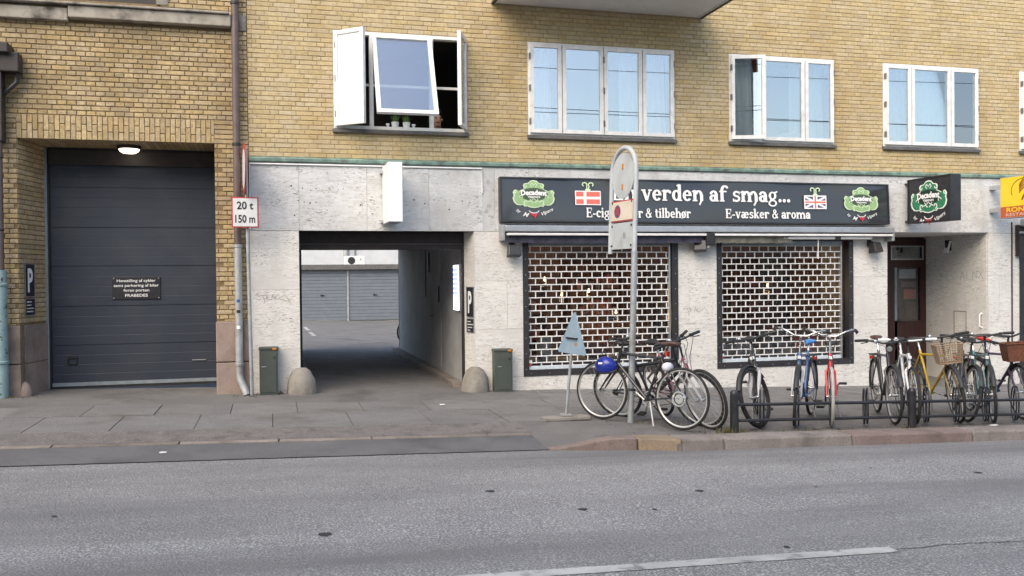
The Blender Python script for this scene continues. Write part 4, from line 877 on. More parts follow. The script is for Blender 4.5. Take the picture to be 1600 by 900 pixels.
def GL(ch):
    if ch == 'E': return gV(.14, 0, .72, .15) + gH(.02, .56, .69) + gH(.2, .44, .37) + gH(.02, .58, .03) + gV(.55, .02, .2, .06) + gV(.53, .52, .7, .06) + gV(.43, .28, .46, .05), .64
    if ch == 'n': return gV(.13, 0, .5) + base_(.13) + flag_(.13, .5) + arch(.33), .6
    if ch == 'N': return gV(.13, 0, .5) + base_(.13) + flag_(.13, .5) + gA(.33, .28, .215, .23, 0, 165) + gV(.483, .02, .29) + gL(.49, .05, .36, -.17, .08), .6
    if ch == 'm': return gV(.13, 0, .5) + base_(.13) + flag_(.13, .5) + arch(.33) + arch(.69), .96
    if ch == 'M': return gV(.13, 0, .5) + base_(.13) + flag_(.13, .5) + arch(.33) + gA(.69, .28, .215, .23, 0, 165) + gV(.843, .02, .29) + gL(.85, .05, .72, -.17, .08), .96
    if ch == 'v': return gL(.1, .5, .28, 0, .14) + gL(.28, 0, .45, .5, .075) + gS(.1, .475, .22) + gS(.45, .475, .18), .54
    if ch == 'e': return gA(.26, .25, .24, .26, 0, 322) + gH(.1, .48, .27), .53
    if ch == 'r': return gV(.13, 0, .5) + base_(.13) + flag_(.13, .5) + gA(.3, .3, .19, .21, 35, 150) + gD(.4, .40, .07), .48
    if ch == 'd': return gA(.26, .25, .235, .26, 0, 360) + gV(.42, 0, .76) + flag_(.42, .76) + gS(.47, .0275, .16), .57
    if ch == 'a': return gA(.23, .155, .2, .165, 0, 360) + gV(.4, 0, .36) + gA(.26, .33, .205, .18, 0, 150) + gS(.45, .0275, .14) + gD(.12, .38, .06), .54
    if ch == 'f': return gV(.17, 0, .58) + base_(.17) + gA(.33, .57, .22, .19, 40, 180) + gH(.03, .42, .47) + gD(.45, .66, .06), .46
    if ch == 's': return gA(.22, .365, .185, .145, 30, 270, .11) + gA(.22, .145, .195, .155, -150, 90, .11) + gV(.37, .35, .48, .05) + gV(.05, .0, .15, .05), .45
    if ch == 'g': return gA(.25, .3, .21, .2, 0, 360, .115, .065) + gA(.25, -.05, .24, .16, 0, 360, .09, .06) + gL(.14, .14, .2, .06, .08) + gL(.38, .45, .52, .5, .07), .54
    if ch == 'c': return gA(.26, .25, .24, .26, 42, 318) + gD(.42, .38, .06), .49
    if ch == 'i': return gV(.15, 0, .5) + base_(.15) + flag_(.15, .5) + gD(.14, .65, .08), .31
    if ch == 't': return gV(.17, .1, .66) + gA(.285, .13, .178, .14, 180, 310, .12, .07) + gH(.02, .36, .47), .40
    if ch == 'l': return gV(.15, 0, .76) + base_(.15) + flag_(.15, .76), .31
    if ch == 'b': return gV(.13, 0, .76) + flag_(.13, .76) + gA(.3, .25, .235, .26, 0, 360), .57
    if ch == 'h': return gV(.13, 0, .76) + base_(.13) + flag_(.13, .76) + arch(.33), .6
    if ch == 'o': return gA(.27, .25, .245, .26, 0, 360), .55
    if ch == '\u00f8': return gA(.27, .25, .245, .26, 0, 360) + gL(.06, -.06, .48, .56, .055), .55
    if ch == 'k': return gV(.13, 0, .76) + base_(.13) + flag_(.13, .76) + gL(.17, .22, .44, .47, .07) + gL(.24, .3, .46, .03, .13) + gS(.47, .0275, .2) + gS(.43, .475, .2), .58
    if ch == '\u00e6': return gA(.23, .155, .2, .165, 0, 360) + gV(.4, .02, .36) + gA(.25, .33, .205, .18, 0, 150) + gA(.58, .25, .24, .26, 0, 322) + gH(.42, .8, .27), .86
    if ch == '&': return gA(.3, .56, .16, .17, 0, 360, .09, .07) + gA(.27, .2, .25, .22, 60, 400, .12, .08) + gL(.22, .5, .58, .03, .11) + gL(.42, .2, .6, .38, .06), .68
    if ch == '-': return gH(.03, .3, .24, .09), .34
    if ch == '.': return gD(.12, .075, .085), .24
    return [], .27
def serif_text(s_, fn, x0, x1, zb, xh, w=.004):
    polys = []; x = 0
    for ch in s_:
        g, adv = GL(ch); polys += [[(a + x, b) for a, b in p] for p in g]; x += adv
    k = (x1 - x0) / x; kz = xh / .5; m = MB()
    for i, p in enumerate(polys): m.prism([(x0 + a * k, zb + b * kz) for a, b in p], w + (i % 40) * .00006, fn)
    return m
# emblem drawn as flat print: scrolled cartouche
OUT = [(465, 170), (512, 180), (545, 212), (590, 218), (616, 255), (608, 298), (640, 308), (688, 330), (712, 312), (748, 314), (770, 345), (756, 385), (772, 430), (755, 485), (715, 520), (660, 528), (625, 520), (600, 545), (560, 538), (530, 553), (465, 563)]
half = [((px - 465) / 610, (367 - py) / 610) for px, py in OUT]
outline = half + [(-a, b) for a, b in reversed(half[1:-1])]
def stroke(pts, w, fn, d, m):
    for k, (a, b) in enumerate(zip(pts, pts[1:])): m.prism(gL(a[0], a[1], b[0], b[1], w)[0], d + (k % 5) * .0001, fn)
def emblem(parent, loc, fn, W_, cols, fig=True):
    """cols: border, body, centre, scroll"""
    cs = lambda poly, k=1.0: [(a * W_ * k, b * W_ * k) for a, b in poly]
    f = fn
    em = MB().prism(cs(outline), .003, f).build('emblem_border', cols[0], parent, loc, fix=False)
    MB().prism(cs(outline, .935), .0045, f).build('emblem_body', cols[1], parent, loc, fix=False)
    lens = [(.335 * math.cos(t), -.01 + .15 * math.sin(t) * (1 if math.sin(t) > 0 else .95)) for t in [k * PI / 16 for k in range(32)]]
    MB().prism(cs(lens), .006, f).build('emblem_centre', cols[2], parent, loc, fix=False)
    m = MB()
    def spiral(cx, cy, r, a0, turn, w=.022):
        pts = [(cx + r * (1 - .55 * k / 14) * math.cos(a0 + turn * k / 14), cy + r * (1 - .55 * k / 14) * math.sin(a0 + turn * k / 14)) for k in range(15)]
        stroke(cs(pts), w * W_, f, .0072, m)
    for sg in (1, -1):
        spiral(sg * .2, .185, .05, PI / 2, -sg * 5, .02); spiral(sg * .45, .05, .04, PI / 2, sg * 4.5, .018); spiral(sg * .19, -.19, .055, -PI / 2 if sg > 0 else -PI / 2, sg * 5, .02); spiral(sg * .3, -.08, .05, 0 if sg > 0 else PI, sg * 4, .014); spiral(sg * .07, -.1, .06, PI if sg > 0 else 0, sg * 3, .014)
        stroke(cs([(sg * .02, -.21), (sg * .08, -.16), (sg * .14, -.18)]), .016 * W_, f, .0074, m); stroke(cs([(0, .2), (sg * .05, .25), (sg * .08, .2), (sg * .04, .16)]), .014 * W_, f, .0074, m)
    m.build('emblem_scrolls', cols[3], parent, loc, fix=False, kind='stuff')
    up_ = lambda dz: (lambda a, b, w: f(a, b + dz * W_, w))
    text_mb('Decadent', up_(.035), .62 * W_, .125 * W_, .0085, bold=.045, arc=-.0 if W_ < 0 else .35 / W_ * .5).build('emblem_lettering', 'sign_white', parent, loc, fix=False)
    text_mb('Vapours', up_(-.07), .30 * W_, .07 * W_, .0085, bold=.03, arc=.2 / W_).build('emblem_lettering', 'sign_white', parent, loc, fix=False)
    rot = lambda cx, cy, a: (lambda u, v, w: f(cx * W_ + u * math.cos(a) - v * math.sin(a), cy * W_ + u * math.sin(a) + v * math.cos(a), w))
    for (tx, cx, cy, a, w_, h_) in (('by', -.37, -.40, -.5, .11, .085), ('M', -.19, -.475, -.25, .14, .10), ('Vipers', .32, -.41, .42, .30, .10)):
        text_mb(tx, rot(cx, cy, a), w_ * W_, h_ * W_, .004, shear=.35, bold=.006).build('tagline_lettering', 'sign_white', parent, loc, fix=False)
    b = MB().prism(cs([(-.10, -.435), (-.03, -.45), (0, -.47), (.03, -.45), (.11, -.435), (.05, -.50), (.02, -.56), (0, -.52), (-.04, -.50)]), .004, f).build('bow_tie', 'bow_red', parent, loc, fix=False)
    m = MB(); stroke(cs([(-.12, -.38), (-.09, -.415), (-.03, -.435), (.03, -.435), (.09, -.415), (.12, -.38)]), .016 * W_, f, .0045, m); m.build('collar', 'sign_white', parent, loc, fix=False)
# ------------------------------------------------------------------ shop sign
SG = thing('shop_sign', 'long black shop sign with white lettering and two green emblems', 'sign', (3.17, -.01, 2.535)); SG.rotation_euler = (math.radians(-3), 0, 0)
W_, H_ = 6.49, .65
MB().box(0, W_, -.11, 0, 0, H_).build('case', 'sign_case', SG, bevel=.006)
m = MB(); nx, nz = 130, 16; vs_ = []
def wave(u, v): return .0065 * math.sin(u * 2.1 + .6) * math.sin(v * PI) + .011 * math.sin(u * 3.1 + 2 * v) * (v ** 3) + .003 * math.sin(u * 1.3 + 3.1)
for i in range(nx + 1):
    for j in range(nz + 1):
        u, v = i / nx, j / nz; vs_.append((.02 + (W_ - .04) * u, -.122 - wave(u * W_, v) * math.sin(min(1, u * 12, (1 - u) * 12) * PI / 2), .02 + (H_ - .04) * v))
m.add(vs_, [(i * (nz + 1) + j, (i + 1) * (nz + 1) + j, (i + 1) * (nz + 1) + j + 1, i * (nz + 1) + j + 1) for i in range(nx) for j in range(nz)])
m.build('panel', 'sign_black', SG, smooth=80)
bd = MB().merge(wall_holes(0, W_, 0, H_, [(.022, W_ - .022, .022, H_ - .022)], -.140, -.111)); bd.build('rim', 'sign_case', SG)
def sf(x, z, d=-.137): return plane_fn((x - 3.17, d, z - 2.535), (1, 0, 0), (0, 0, 1))
FS = plane_fn((-3.17, -.137, -2.535), (1, 0, 0), (0, 0, 1))
serif_text('EN verdeN af sMag...', FS, 4.87, 7.86, 2.868, .165, .006).build('lettering', 'sign_white', SG, fix=False)
serif_text('E-cigaretter & tilbeh\u00f8r', FS, 4.465, 6.145, 2.610, .098, .006).build('lettering', 'sign_white', SG, fix=False)
serif_text('E-v\u00e6sker & aroma', FS, 6.725, 8.205, 2.614, .098, .006).build('lettering', 'sign_white', SG, fix=False)
emblem(SG, (0, 0, 0), sf(3.67, 2.94), .63, ('emblem_pale', 'emblem_green', 'emblem_dark', 'emblem_pale'))
emblem(SG, (0, 0, 0), sf(9.135, 2.925), .63, ('emblem_pale', 'emblem_green', 'emblem_dark', 'emblem_pale'))
def rect(a, b, c, d): return [(a, c), (b, c), (b, d), (a, d)]
def antenna(f, cx, z):
    m = MB()
    for sg in (1, -1):
        pts = [(cx + sg * .005, z), (cx + sg * .02, z + .05)] + [(cx + sg * (.055 + .045 * (1 - .5 * k / 9) * math.cos(PI - 4.2 * k / 9)), z + .075 + .04 * (1 - .5 * k / 9) * math.sin(PI - 4.2 * k / 9)) for k in range(10)]
        stroke(pts, .017, f, .005, m)
    m.prism(rect(cx - .04, cx + .04, z - .015, z + .015), .0052, f); m.build('antenna', 'emblem_pale', SG, fix=False)
f = sf(4.30, 2.79)
MB().prism(rect(0, .4, 0, .21), .003, f).build('flag_field', 'sign_white', SG, fix=False)
fr_ = MB()
for r_ in (rect(.015, .13, .015, .085), rect(.175, .385, .015, .085), rect(.015, .13, .125, .195), rect(.175, .385, .125, .195)): fr_.prism(r_, .0045, f)
fr_.build('flag_red', 'flag_red', SG, fix=False); antenna(f, .2, .222)
f = sf(8.10, 2.77)
MB().prism(rect(0, .4, 0, .215), .003, f).build('flag_field', 'sign_white', SG, fix=False)
b_ = MB()
for tri in ([(.05, .02), (.16, .02), (.16, .07)], [(.02, .04), (.1, .08), (.02, .08)]):
    for sx in (0, 1):
        for sz in (0, 1):
            p = [((.4 - a) if sx else a, (.215 - b) if sz else b) for a, b in tri]; b_.prism(p, .0045, f)
b_.build('flag_blue', 'flag_blue', SG, fix=False)
MB().prism(rect(.015, .385, .095, .12), .0046, f).prism(rect(.187, .213, .01, .205), .0049, f).build('flag_red', 'flag_red', SG, fix=False); antenna(f, .2, .225)
# projecting signs
PS = thing('projecting_sign', 'black projecting sign with green emblem beside the entrance', 'sign', (10.0, -.15, 2.55))
MB().box(0, .19, -.95, 0, 0, .71).build('case', 'sign_case', PS, bevel=.006)
MB().merge(wall_holes(-.95, 0, 0, .71, [(-.93, -.02, .02, .69)], 0, .012).xf(Matrix.Rotation(PI / 2, 4, 'Z')).xf(Matrix.Rotation(0, 4, 'X'))).build('rim', 'black_steel', PS, (-.0, 0, 0))
emblem(PS, (0, 0, 0), plane_fn((-.0, -.475, .40), (0, -1, 0), (0, 0, 1)), .80, ('emblem_white', 'emblem_deep', 'emblem_black', 'emblem_white'))
for z in (.03, .64): MB().box(.05, .14, .0, .14, z, z + .03).build('bracket', 'dark_brown_steel', PS)
RS = thing('projecting_sign', 'yellow and orange projecting restaurant sign at the right edge', 'sign', (11.69, -.28, 2.635))
MB().box(0, .16, -1.0, 0, 0, .68).build('case', 'alu', RS, bevel=.004)
fy = plane_fn((0, 0, 0), (0, -1, 0), (0, 0, 1))
MB().prism(rect(.015, .985, .19, .665), .003, fy).build('yellow_panel', 'sign_yellow', RS, fix=False); MB().prism(rect(.015, .985, .012, .19), .0035, fy).build('orange_panel', 'sign_orange', RS, fix=False)
text_mb('RON', lambda a, b, w: fy(a + .32, b + .135, w), .36, .075, .005, bold=.02).build('lettering', 'sign_yellow', RS, fix=False)
text_mb('RESTAURANT', lambda a, b, w: fy(a + .52, b + .055, w), .78, .05, .005).build('lettering', 'sign_cream', RS, fix=False)
m = MB()
stroke([(.5 + .26 * math.cos(t), .44 + .19 * math.sin(t)) for t in [1.2 + k * .11 for k in range(22)]], .011, fy, .005, m)
for k in range(5): stroke([(.40 + .25 * t * (1 + .05 * k), .40 + .03 * k + .20 * math.sin(t * 2.4) * (.5 + .1 * k)) for t in [j / 8 for j in range(9)]], .016, fy, .0055, m)
stroke([(.45, .28), (.50, .36), (.56, .42), (.55, .50)], .03, fy, .006, m); m.build('bird_emblem', 'sign_brown', RS, fix=False)
for z in (.12, .5): MB().box(.03, .13, .0, .27, z, z + .07).build('bracket', 'alu', RS)
# awnings
AW = thing('awning', 'closed shop awning with navy and grey valance under the long sign', 'awning', (3.22, -.02, 2.25)); ol = (-3.22, .02, -2.25)
MB().box(3.22, 9.68, -.22, -.02, 2.40, 2.49).build('cassette', 'alu', AW, ol, bevel=.012); MB().box(3.24, 9.66, -.19, -.03, 2.385, 2.40).build('slot', 'black_steel', AW, ol)
MB().box(3.24, 9.66, -.225, -.19, 2.345, 2.38).build('front_rail', 'shutter_white', AW, ol, bevel=.008)
for x in (3.17, 9.66): MB().box(x, x + .05, -.2, -.0, 2.27, 2.50).build('end_bracket', 'galvanised', AW, ol, bevel=.01)
def valance(xa, xb, zt, zb, mat, sc):
    m = MB(); n = int((xb - xa) / .02); vs_ = []; nr = 5
    for k in range(n + 1):
        x_ = xa + (xb - xa) * k / n; e = .5 + .5 * abs(math.sin(x_ * PI / .22)); yb = -.2 + .012 * math.sin(x_ * 17) + .006 * math.sin(x_ * 41)
        for j in range(nr): t = j / (nr - 1); vs_.append((x_, -.2 + (yb + .2) * t + .02 * math.sin(t * PI), zt + (zb - zt) * t * (1 - sc * (1 - e))))
    m.add(vs_, [(k * nr + j, (k + 1) * nr + j, (k + 1) * nr + j + 1, k * nr + j + 1) for k in range(n) for j in range(nr - 1)])
    return m.build('valance', mat, AW, ol, smooth=70)
valance(3.27, 6.34, 2.36, 2.235, 'fabric_navy', .18); valance(6.52, 7.86, 2.36, 2.235, 'fabric_grey', .15)
MB().cyl((7.7, -.16, 2.32), (9.3, -.16, 2.32), .026).build('roller_tube', 'shutter_white', AW, ol, smooth=40); MB().box(8.62, 8.72, -.19, -.13, 2.29, 2.35).build('joint', 'black_steel', AW, ol)
MB().box(6.36, 6.50, -.24, -.0, 2.20, 2.385).build('middle_bracket', 'black_steel', AW, ol, bevel=.015); MB().cyl((6.40, -.2, 2.25), (6.40, -.2, 2.16), .035, .02).build('crank_socket', 'galvanised', AW, ol)
MB().cyl((8.34, -.14, 1.99), (8.34, -.14, 2.33), .009, n=6).build('crank_eye', 'shutter_white', AW, ol)
def flood(x, z, rz, label):
    t = thing('flood_lamp', label, 'lamp', (x, -.03, z), rz, group='flood lamps on the shop front')
    MB().box(-.04, .04, -.01, .018, .02, .16).build('bracket', 'black_steel', t, bevel=.006); MB().tube([(0, -.01, .10), (0, -.09, .08)], .014, 8).build('arm', 'black_steel', t)
    MB().add([(-.10, -.05, -.10), (.10, -.05, -.10), (.075, -.05, .075), (-.075, -.05, .075), (-.10, -.20, -.07), (.10, -.20, -.07), (.085, -.15, .085), (-.085, -.15, .085)], [(0, 1, 2, 3), (4, 7, 6, 5), (0, 4, 5, 1), (1, 5, 6, 2), (2, 6, 7, 3), (3, 7, 4, 0)]).build('housing', 'sign_case', t, bevel=.012)
flood(3.36, 2.13, 0, 'black flood lamp at the top left of the left shop window'); flood(9.36, 2.17, .3, 'black flood lamp between right shop window and entrance'); flood(6.34, 2.20, -.4, 'dark flood lamp between the two shop windows')
# ------------------------------------------------------------------ street furniture
def cabinet(x0, x1, y, h, label):
    z = gz((x0 + x1) / 2); t = thing('utility_cabinet', label, 'cabinet', ((x0 + x1) / 2, y, z), group='green utility cabinets'); w = (x1 - x0) / 2
    MB().box(-w, w, -.085, .085, -.03, h).build('body', 'cabinet_green', t, bevel=.008); MB().box(-w - .008, w + .008, -.095, .09, h - .001, h + .035).build('lid', 'cabinet_green', t, bevel=.01)
    MB().box(-w + .02, w - .02, -.092, -.086, .03, h - .05).build('door', 'cabinet_green', t, bevel=.003); MB().box(-.09, -.03, -.097, -.0925, h * .62, h * .62 + .012).build('label', 'alu', t); MB().box(w - .06, w - .035, -.097, -.0925, h - .12, h - .09).build('lock', 'plastic_black', t)
    MB().box(w - .07, w - .02, -.098, -.0955, h + .0, h + .025).build('sticker', 'amber', t)
cabinet(-.175, .065, -.10, .60, 'green utility cabinet left of the passage by the downpipe'); cabinet(3.05, 3.31, -.11, .575, 'green utility cabinet right of the passage below the sign')
def guard(x, y, label, sx, h):
    t = thing('guard_stone', label, 'guard stone', (x, y, gz(x) - .02), group='guard stones at the passage')
    m = MB().lathe([(.21, 0), (.215, .05), (.19, .2), (.16, h - .10), (.13, h - .04), (.07, h), (0, h + .008)], n=22)
    for p in m.v: p.x *= sx; p.xy *= 1 + .06 * math.sin(p.z * 14 + 5 * math.atan2(p.y, p.x)) * .6
    m.build('stone', 'concrete_stone', t, smooth=50)
guard(.375, -.02, 'grey conical guard stone at the left corner of the passage', .95, .36); guard(2.80, -.02, 'tan conical guard stone at the right corner of the passage', .95, .36)
# weight limit signs on their own pole
WS = thing('weight_limit_sign', 'red-edged 20 t 150 m plate on a thin grey pole', 'sign', (-.27, -.30, gz(-.3))); oz = gz(-.3)
MB().tube([(0, 0, 0), (-.045, .02, 3.25)], .024, 10).build('pole', 'galvanised', WS, smooth=40)
MB().box(-.225, .115, -.05, -.04, 2.43 - oz, 2.83 - oz).build('plate', 'sign_red', WS, bevel=.004); MB().box(-.208, .098, -.055, -.0505, 2.447 - oz, 2.813 - oz).build('face', 'sign_face_white', WS)
ft = lambda dz: plane_fn((-.055, -.0555, dz - oz), (1, 0, 0), (0, 0, 1))
text_mb('20 t', ft(2.72), .205, .105, .002, bold=.022).build('lettering', 'sign_text_black', WS); text_mb('150 m', ft(2.545), .25, .105, .002, bold=.022).build('lettering', 'sign_text_black', WS)
dq = holder('disc', WS, (-.06, -.03, 3.20 - oz)); dq.rotation_euler = (0, 0, math.radians(-85))
MB().lathe([(.33, 0), (.33, -.006)], (0, 0, 0), 'Y', 36).build('rim', 'sign_red', dq); MB().lathe([(.26, -.0065), (.26, -.009)], (0, 0, 0), 'Y', 36).build('face', 'sign_face_white', dq); MB().lathe([(.33, .002), (.33, .006)], (0, 0, 0), 'Y', 36).build('back', 'sign_red', dq); MB().lathe([(.25, .0065), (.25, .009)], (0, 0, 0), 'Y', 36).build('back_face', 'sign_face_white', dq)
# no stopping sign: arched frame seen obliquely from behind
NP = thing('no_stopping_sign', 'tall grey pole with arched sign frame in front of the shop', 'sign', (3.90, -3.13, gz(3.9) - .01)); NP.rotation_euler = (Matrix.Rotation(math.radians(1.9), 3, 'Y') @ Matrix.Rotation(math.radians(96), 3, 'Z')).to_euler()
# local x runs along the sign plane (away from the street)
ozn = gz(3.9); r_ = .295
MB().cyl((0, 0, 0), (0, 0, 1.95), .036, n=14).build('pole', 'galvanised', NP, smooth=40)
arcp = [(0, 0, 1.9), (0, 0, 2.86)] + [(r_ - r_ * math.cos(t), 0, 2.86 + r_ * math.sin(t)) for t in [k * PI / 14 for k in range(1, 14)]] + [(2 * r_, 0, 2.86), (2 * r_, 0, 1.93)]
MB().tube(arcp, .028, 10).build('arched_frame', 'sign_back', NP, smooth=50)
MB().lathe([(.265, .0), (.268, .006), (.268, .012), (.25, .012)], (r_, 0, 2.83), 'Y', 40).build('disc', 'sign_back', NP)
for z in (2.94, 2.70): MB().box(r_ - .012, r_ + .012, .012, .024, z - .03, z + .03).build('clip', 'amber', NP)
MB().box(.02, 2 * r_ - .02, -.0, .012, 2.30, 2.545).build('upper_plate', 'sign_red', NP); MB().box(.035, 2 * r_ - .035, .0125, .017, 2.315, 2.53).build('upper_plate_face', 'sign_cream', NP)
MB().lathe([(.075, .0175), (.075, .020)], (.40, 0, 2.42), 'Y', 28).build('symbol', 'sign_purple', NP); m = MB(); 
for a in (PI / 4, -PI / 4): m.prism(gL(.40 - .06 * math.cos(a), 2.42 - .06 * math.sin(a), .40 + .06 * math.cos(a), 2.42 + .06 * math.sin(a), .014)[0], .0212 + abs(a - 1) * .0002, lambda u, v, w: (u, w, v))
m.build('cross', 'sign_red', NP, fix=False)
MB().box(.02, 2 * r_ - .02, .0, .012, 1.98, 2.285).build('lower_plate', 'sign_back', NP)
for (x_, z_) in ((.06, 2.02), (.53, 2.02), (.06, 2.25), (.53, 2.25), (.06, 2.52), (.53, 2.52)): MB().lathe([(.012, .012), (.012, .022), (0, .024)], (x_, 0, z_), 'Y', 8).build('bolt', 'black_steel', NP)
MB().box(.2, .26, .0122, .013, 2.1, 2.17).build('sticker', 'galvanised', NP)
# loose triangular road sign
TS = thing('triangle_sign', 'small blue-grey back of a triangular road sign on a foot', 'sign', (3.225, -2.85, gz(3.2)))
fb = MB().box(-.28, .27, -.09, .09, 0, .045); fb.build('foot', 'concrete_stone', TS, bevel=.012); MB().box(-.06, .06, -.06, .06, .045, .07).build('socket', 'galvanised', TS, bevel=.01)
MB().tube([(0, 0, .03), (.105, 0, 1.12)], .016, 10).build('pole', 'galvanised', TS, smooth=40)
tf = plane_fn((.085, -.026, .93), Vector((math.cos(math.radians(-81)), math.sin(math.radians(-81)), -.0)), Vector((.09, 0, 1)).normalized())
tri = [(-.36, -.20), (.36, -.20), (.38, -.17), (.02, .34), (-.02, .34), (-.38, -.17)]
tri = [(a * .88, b * .88) for a, b in tri]
MB().prism(tri, .008, tf).build('triangle', 'sign_back_blue', TS)
cl = MB(); stroke([(-.13, .0), (.13, .0)], .018, tf, .03, cl); cl.build('clamp', 'black_steel', TS); MB().prism(rect(.06, .13, -.08, -.045), .012, tf).build('sticker', 'wicker', TS)
# bike rack
BR = thing('bike_rack', 'low black tubular bicycle rack between round-topped posts', 'bike rack', (4.75, -3.95, gz(4.75))); o0 = Vector((4.75, -3.95, gz(4.75)))
for x in (4.75, 6.98, 9.2):
    z = gz(x) - o0.z; MB().lathe([(.046, -.02), (.046, .40), (.043, .428), (.030, .448), (0, .455)], (x - 4.75, 0, z), n=18).build('post', 'steel_post_black', BR, smooth=40)
for h in (.295, .125):
    MB().cyl((.03, 0, h), (9.2 - 4.75, 0, gz(9.2) - o0.z + h), .017, n=10).build('rail', 'steel_post_black', BR, smooth=40)
for x in (5.13, 5.56, 6.0, 6.44, 7.25, 7.66, 8.08, 8.5):
    for k in (0, 1):
        a = math.radians(58); c_ = Vector((x - 4.75 + .055 * k, .12 + .02 * k, gz(x) - o0.z + .235)); pts = [c_ + Vector((math.cos(a) * .13 * math.cos(t), math.sin(a) * .13 * math.cos(t), .20 * math.sin(t))) for t in [j * 2 * PI / 24 for j in range(24)]]
        MB().tube(pts, .009, 8, True).build('hoop', 'steel_post_black', BR, smooth=60)
# ------------------------------------------------------------------ bicycles
def wheel(parent, nm, ax, R, tyre, rim, M, rt_=.018, spk=28, hubr=.022, spoke_r=.0011):
    o = MB().torus((0, 0, 0), R - rt_ * 1.9, .0135, 'Y', 40, 6, .9).xf(M).build(nm, rim, parent, smooth=60)
    MB().torus((0, 0, 0), R - rt_, rt_, 'Y', 44, 8).xf(M).build('tyre', tyre, o, smooth=80)
    s = MB()
    for k in range(spk):
        a = 2 * PI * k / spk; sg = 1 if k % 2 else -1; b = a + (.35 if (k // 2) % 2 else -.35)
        s.tube([(hubr * math.cos(b), sg * .03, hubr * math.sin(b)), ((R - rt_ * 2) * math.cos(a), 0, (R - rt_ * 2) * math.sin(a))], spoke_r, 3)
    s.xf(M).build('spokes', 'spoke', o, fix=False)
    MB().lathe([(.008, -.055), (.012, -.04), (hubr, -.034), (hubr, -.028), (.014, -.02), (.014, .02), (hubr, .028), (hubr, .034), (.012, .04), (.008, .055)], ax='Y', n=12).xf(M).build('hub', 'chrome', o, smooth=40)
    return o
def fender(M, R, a0, a1, w=.028):
    m = MB(); n = 18; vs_ = []
    for k in range(n + 1):
        a = a0 + (a1 - a0) * k / n
        for j, (dy, dr) in enumerate(((-w, -.012), (-w * .6, 0), (0, .006), (w * .6, 0), (w, -.012))): vs_.append(((R + dr) * math.cos(a), dy, (R + dr) * math.sin(a)))
    m.add(vs_, [(k * 5 + j, (k + 1) * 5 + j, (k + 1) * 5 + j + 1, k * 5 + j + 1) for k in range(n) for j in range(4)])
    return m.xf(M)
